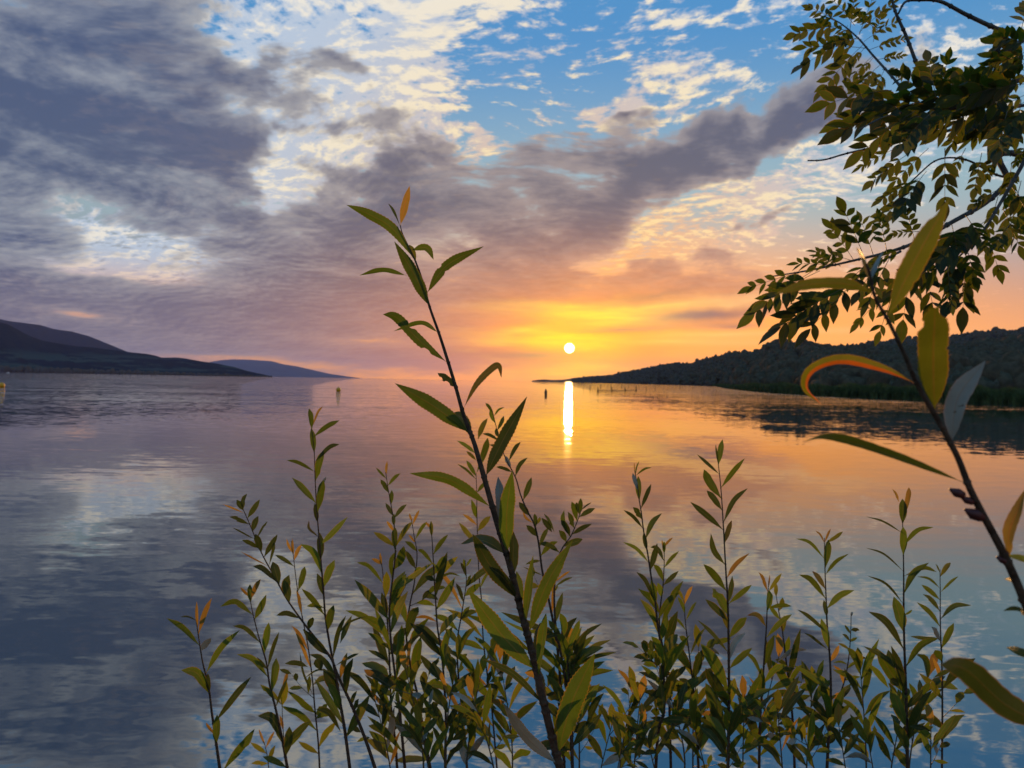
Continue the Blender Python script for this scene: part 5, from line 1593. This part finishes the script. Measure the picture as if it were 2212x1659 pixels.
# lower limb
for b, t, s_ in [((1240, 1180), (1040, 1240), .85), ((1300, 1170), (1050, 1350), .85), ((1330, 1170), (1100, 1300), .8), ((1400, 1150), (1240, 1140), .85), ((1420, 1150), (1320, 1110), .85), ((1480, 1130), (1380, 990), .9), ((1520, 1110), (1440, 920), .95), ((1560, 1100), (1510, 960), .9), ((1480, 1130), (1320, 1090), .8), ((1560, 1120), (1420, 1250), .95),
                 ((1440, 1240), (1165, 1410), .95), ((1500, 1200), (1290, 1420), .9), ((1480, 1220), (1230, 1350), .85), ((1600, 1110), (1500, 1260), .9), ((1640, 1100), (1540, 1300), .9), ((1700, 1130), (1590, 1430), .55), ((1680, 1200), (1500, 1390), .62), ((1740, 1060), (1690, 1380), .9), ((1760, 1060), (1820, 1330), .85),
                 ((1620, 1090), (1590, 950), .9), ((1740, 1040), (1700, 900), .95), ((1900, 970), (1930, 1120), 1), ((1940, 1060), (1880, 1300), .85), ((1880, 1150), (1900, 1310), .8), ((1960, 1060), (2000, 1210), .85), ((1960, 930), (2040, 1060), 1), ((2040, 980), (2100, 1160), .9), ((2120, 900), (2190, 1060), 1), ((2180, 820), (2240, 980), 1), ((2160, 960), (2090, 1050), 1), ((1840, 1010), (1780, 1150), 1.05), ((1700, 1060), (1560, 1140), 1), ((1760, 1000), (1660, 1010), 1), ((2100, 820), (2000, 880), .9)]:
    ash_leaf(b, t, 2.1 + ash_rs.uniform(-0.12, 0.15), ash_rs.randint(4, 5), 0.84 * s_, ash_rs.uniform(-0.08, 0.08), 0.05)
spray(right, 4, 0, 0.20, size=0.95, f1=0.8)


def seen(P):
    v = P - EYE
    k = PF / v.dot(FWD)
    return PW / 2 + v.dot(RGT) * k, PH / 2 - v.dot(UPV) * k


def leaflet_geo(q, d, l, wide):
    rs = ash_rs
    tip = q + d * l
    mid = (q + tip) / 2 + Vector((0, 0, 0.05 * l))
    P = [q.lerp(mid, k / 6).lerp(mid.lerp(tip, k / 6), k / 6) for k in range(7)]
    s0 = d.cross(Vector((0, 0, 1)))
    if s0.length < 0.2:
        s0 = d.cross((q - EYE))
    s0.normalize()
    view = d.cross((q - EYE)).normalized()
    f = rs.uniform(0.2, 1.0)
    if s0.dot(view) < 0: view = -view
    sd = (s0 * (1 - f) + view * f).normalized()
    N = sd.cross(d).normalized()
    if N.z < 0: N = -N
    w = l * 0.20 * wide
    V, UV = [], []
    for k, p in enumerate(P):
        t = k / 6
        ww = ovate(t) * w * (1.0 if t < 0.7 else 1 - (t - 0.7) * 0.9)
        for s_ in (-1, 0, 1):
            V.append(p + sd * s_ * ww + N * abs(s_) * ww * 0.22)
            UV.append((s_ * .5 + .5, t))
    F = []
    flip = (V[9] - V[11]).cross(P[4] - P[3]).dot(N)
    for k in range(6):
        for j in range(2):
            a = (k * 3 + j, k * 3 + j + 1, k * 3 + j + 4, k * 3 + j + 3)
            F.append(a if flip < 0 else a[::-1])
    return V, UV, F


def size_seen(e):
    (leaf, B, q, d, l, wide) = e
    x, y = seen(q + d * l * 0.5)
    inside = -20 < x < PW + 20 and -20 < y < PH
    return (l / (q - EYE).length) if inside else -1


order = sorted(LEAVES, key=size_seen, reverse=True)
restV, restUV, restF = [], [], []
for i, (leaf, B, q, d, l, wide) in enumerate(order):
    V, UV, F = leaflet_geo(q, d, l, wide)
    if i < 300:
        mesh_obj('leaflet', [v - q for v in V], F, MAT['ash' if ash_rs.random() < 0.5 else 'ash_dark'], leaf, q - B, UV)
    else:
        k = len(restV)
        restV += [v - AO for v in V]
        restUV += UV
        restF += [tuple(a + k for a in f_) for f_ in F]
tag(mesh_obj('leaflets', restV, restF, MAT['ash'], ash_root, (0, 0, 0), restUV), kind='stuff')
print('ash leaflets', len(LEAVES))

# ------------------------------------------------------------------ haze over the lake
def build_haze():
    m, nt, out = new_mat('lake_haze')
    v = nt.nodes.new('ShaderNodeVolumePrincipled')
    v.inputs['Color'].default_value = (0.40, 0.50, 1.0, 1)
    v.inputs['Density'].default_value = 2.0e-5
    v.inputs['Anisotropy'].default_value = 0.05
    nt.links.new(v.outputs[0], out.inputs['Volume'])
    mb = MB().box((0, 0, 349.5), (27000, 27000, 350.5))
    ob = mb.build('haze', m, smooth=False)
    tag(ob, kind='stuff')


build_haze()
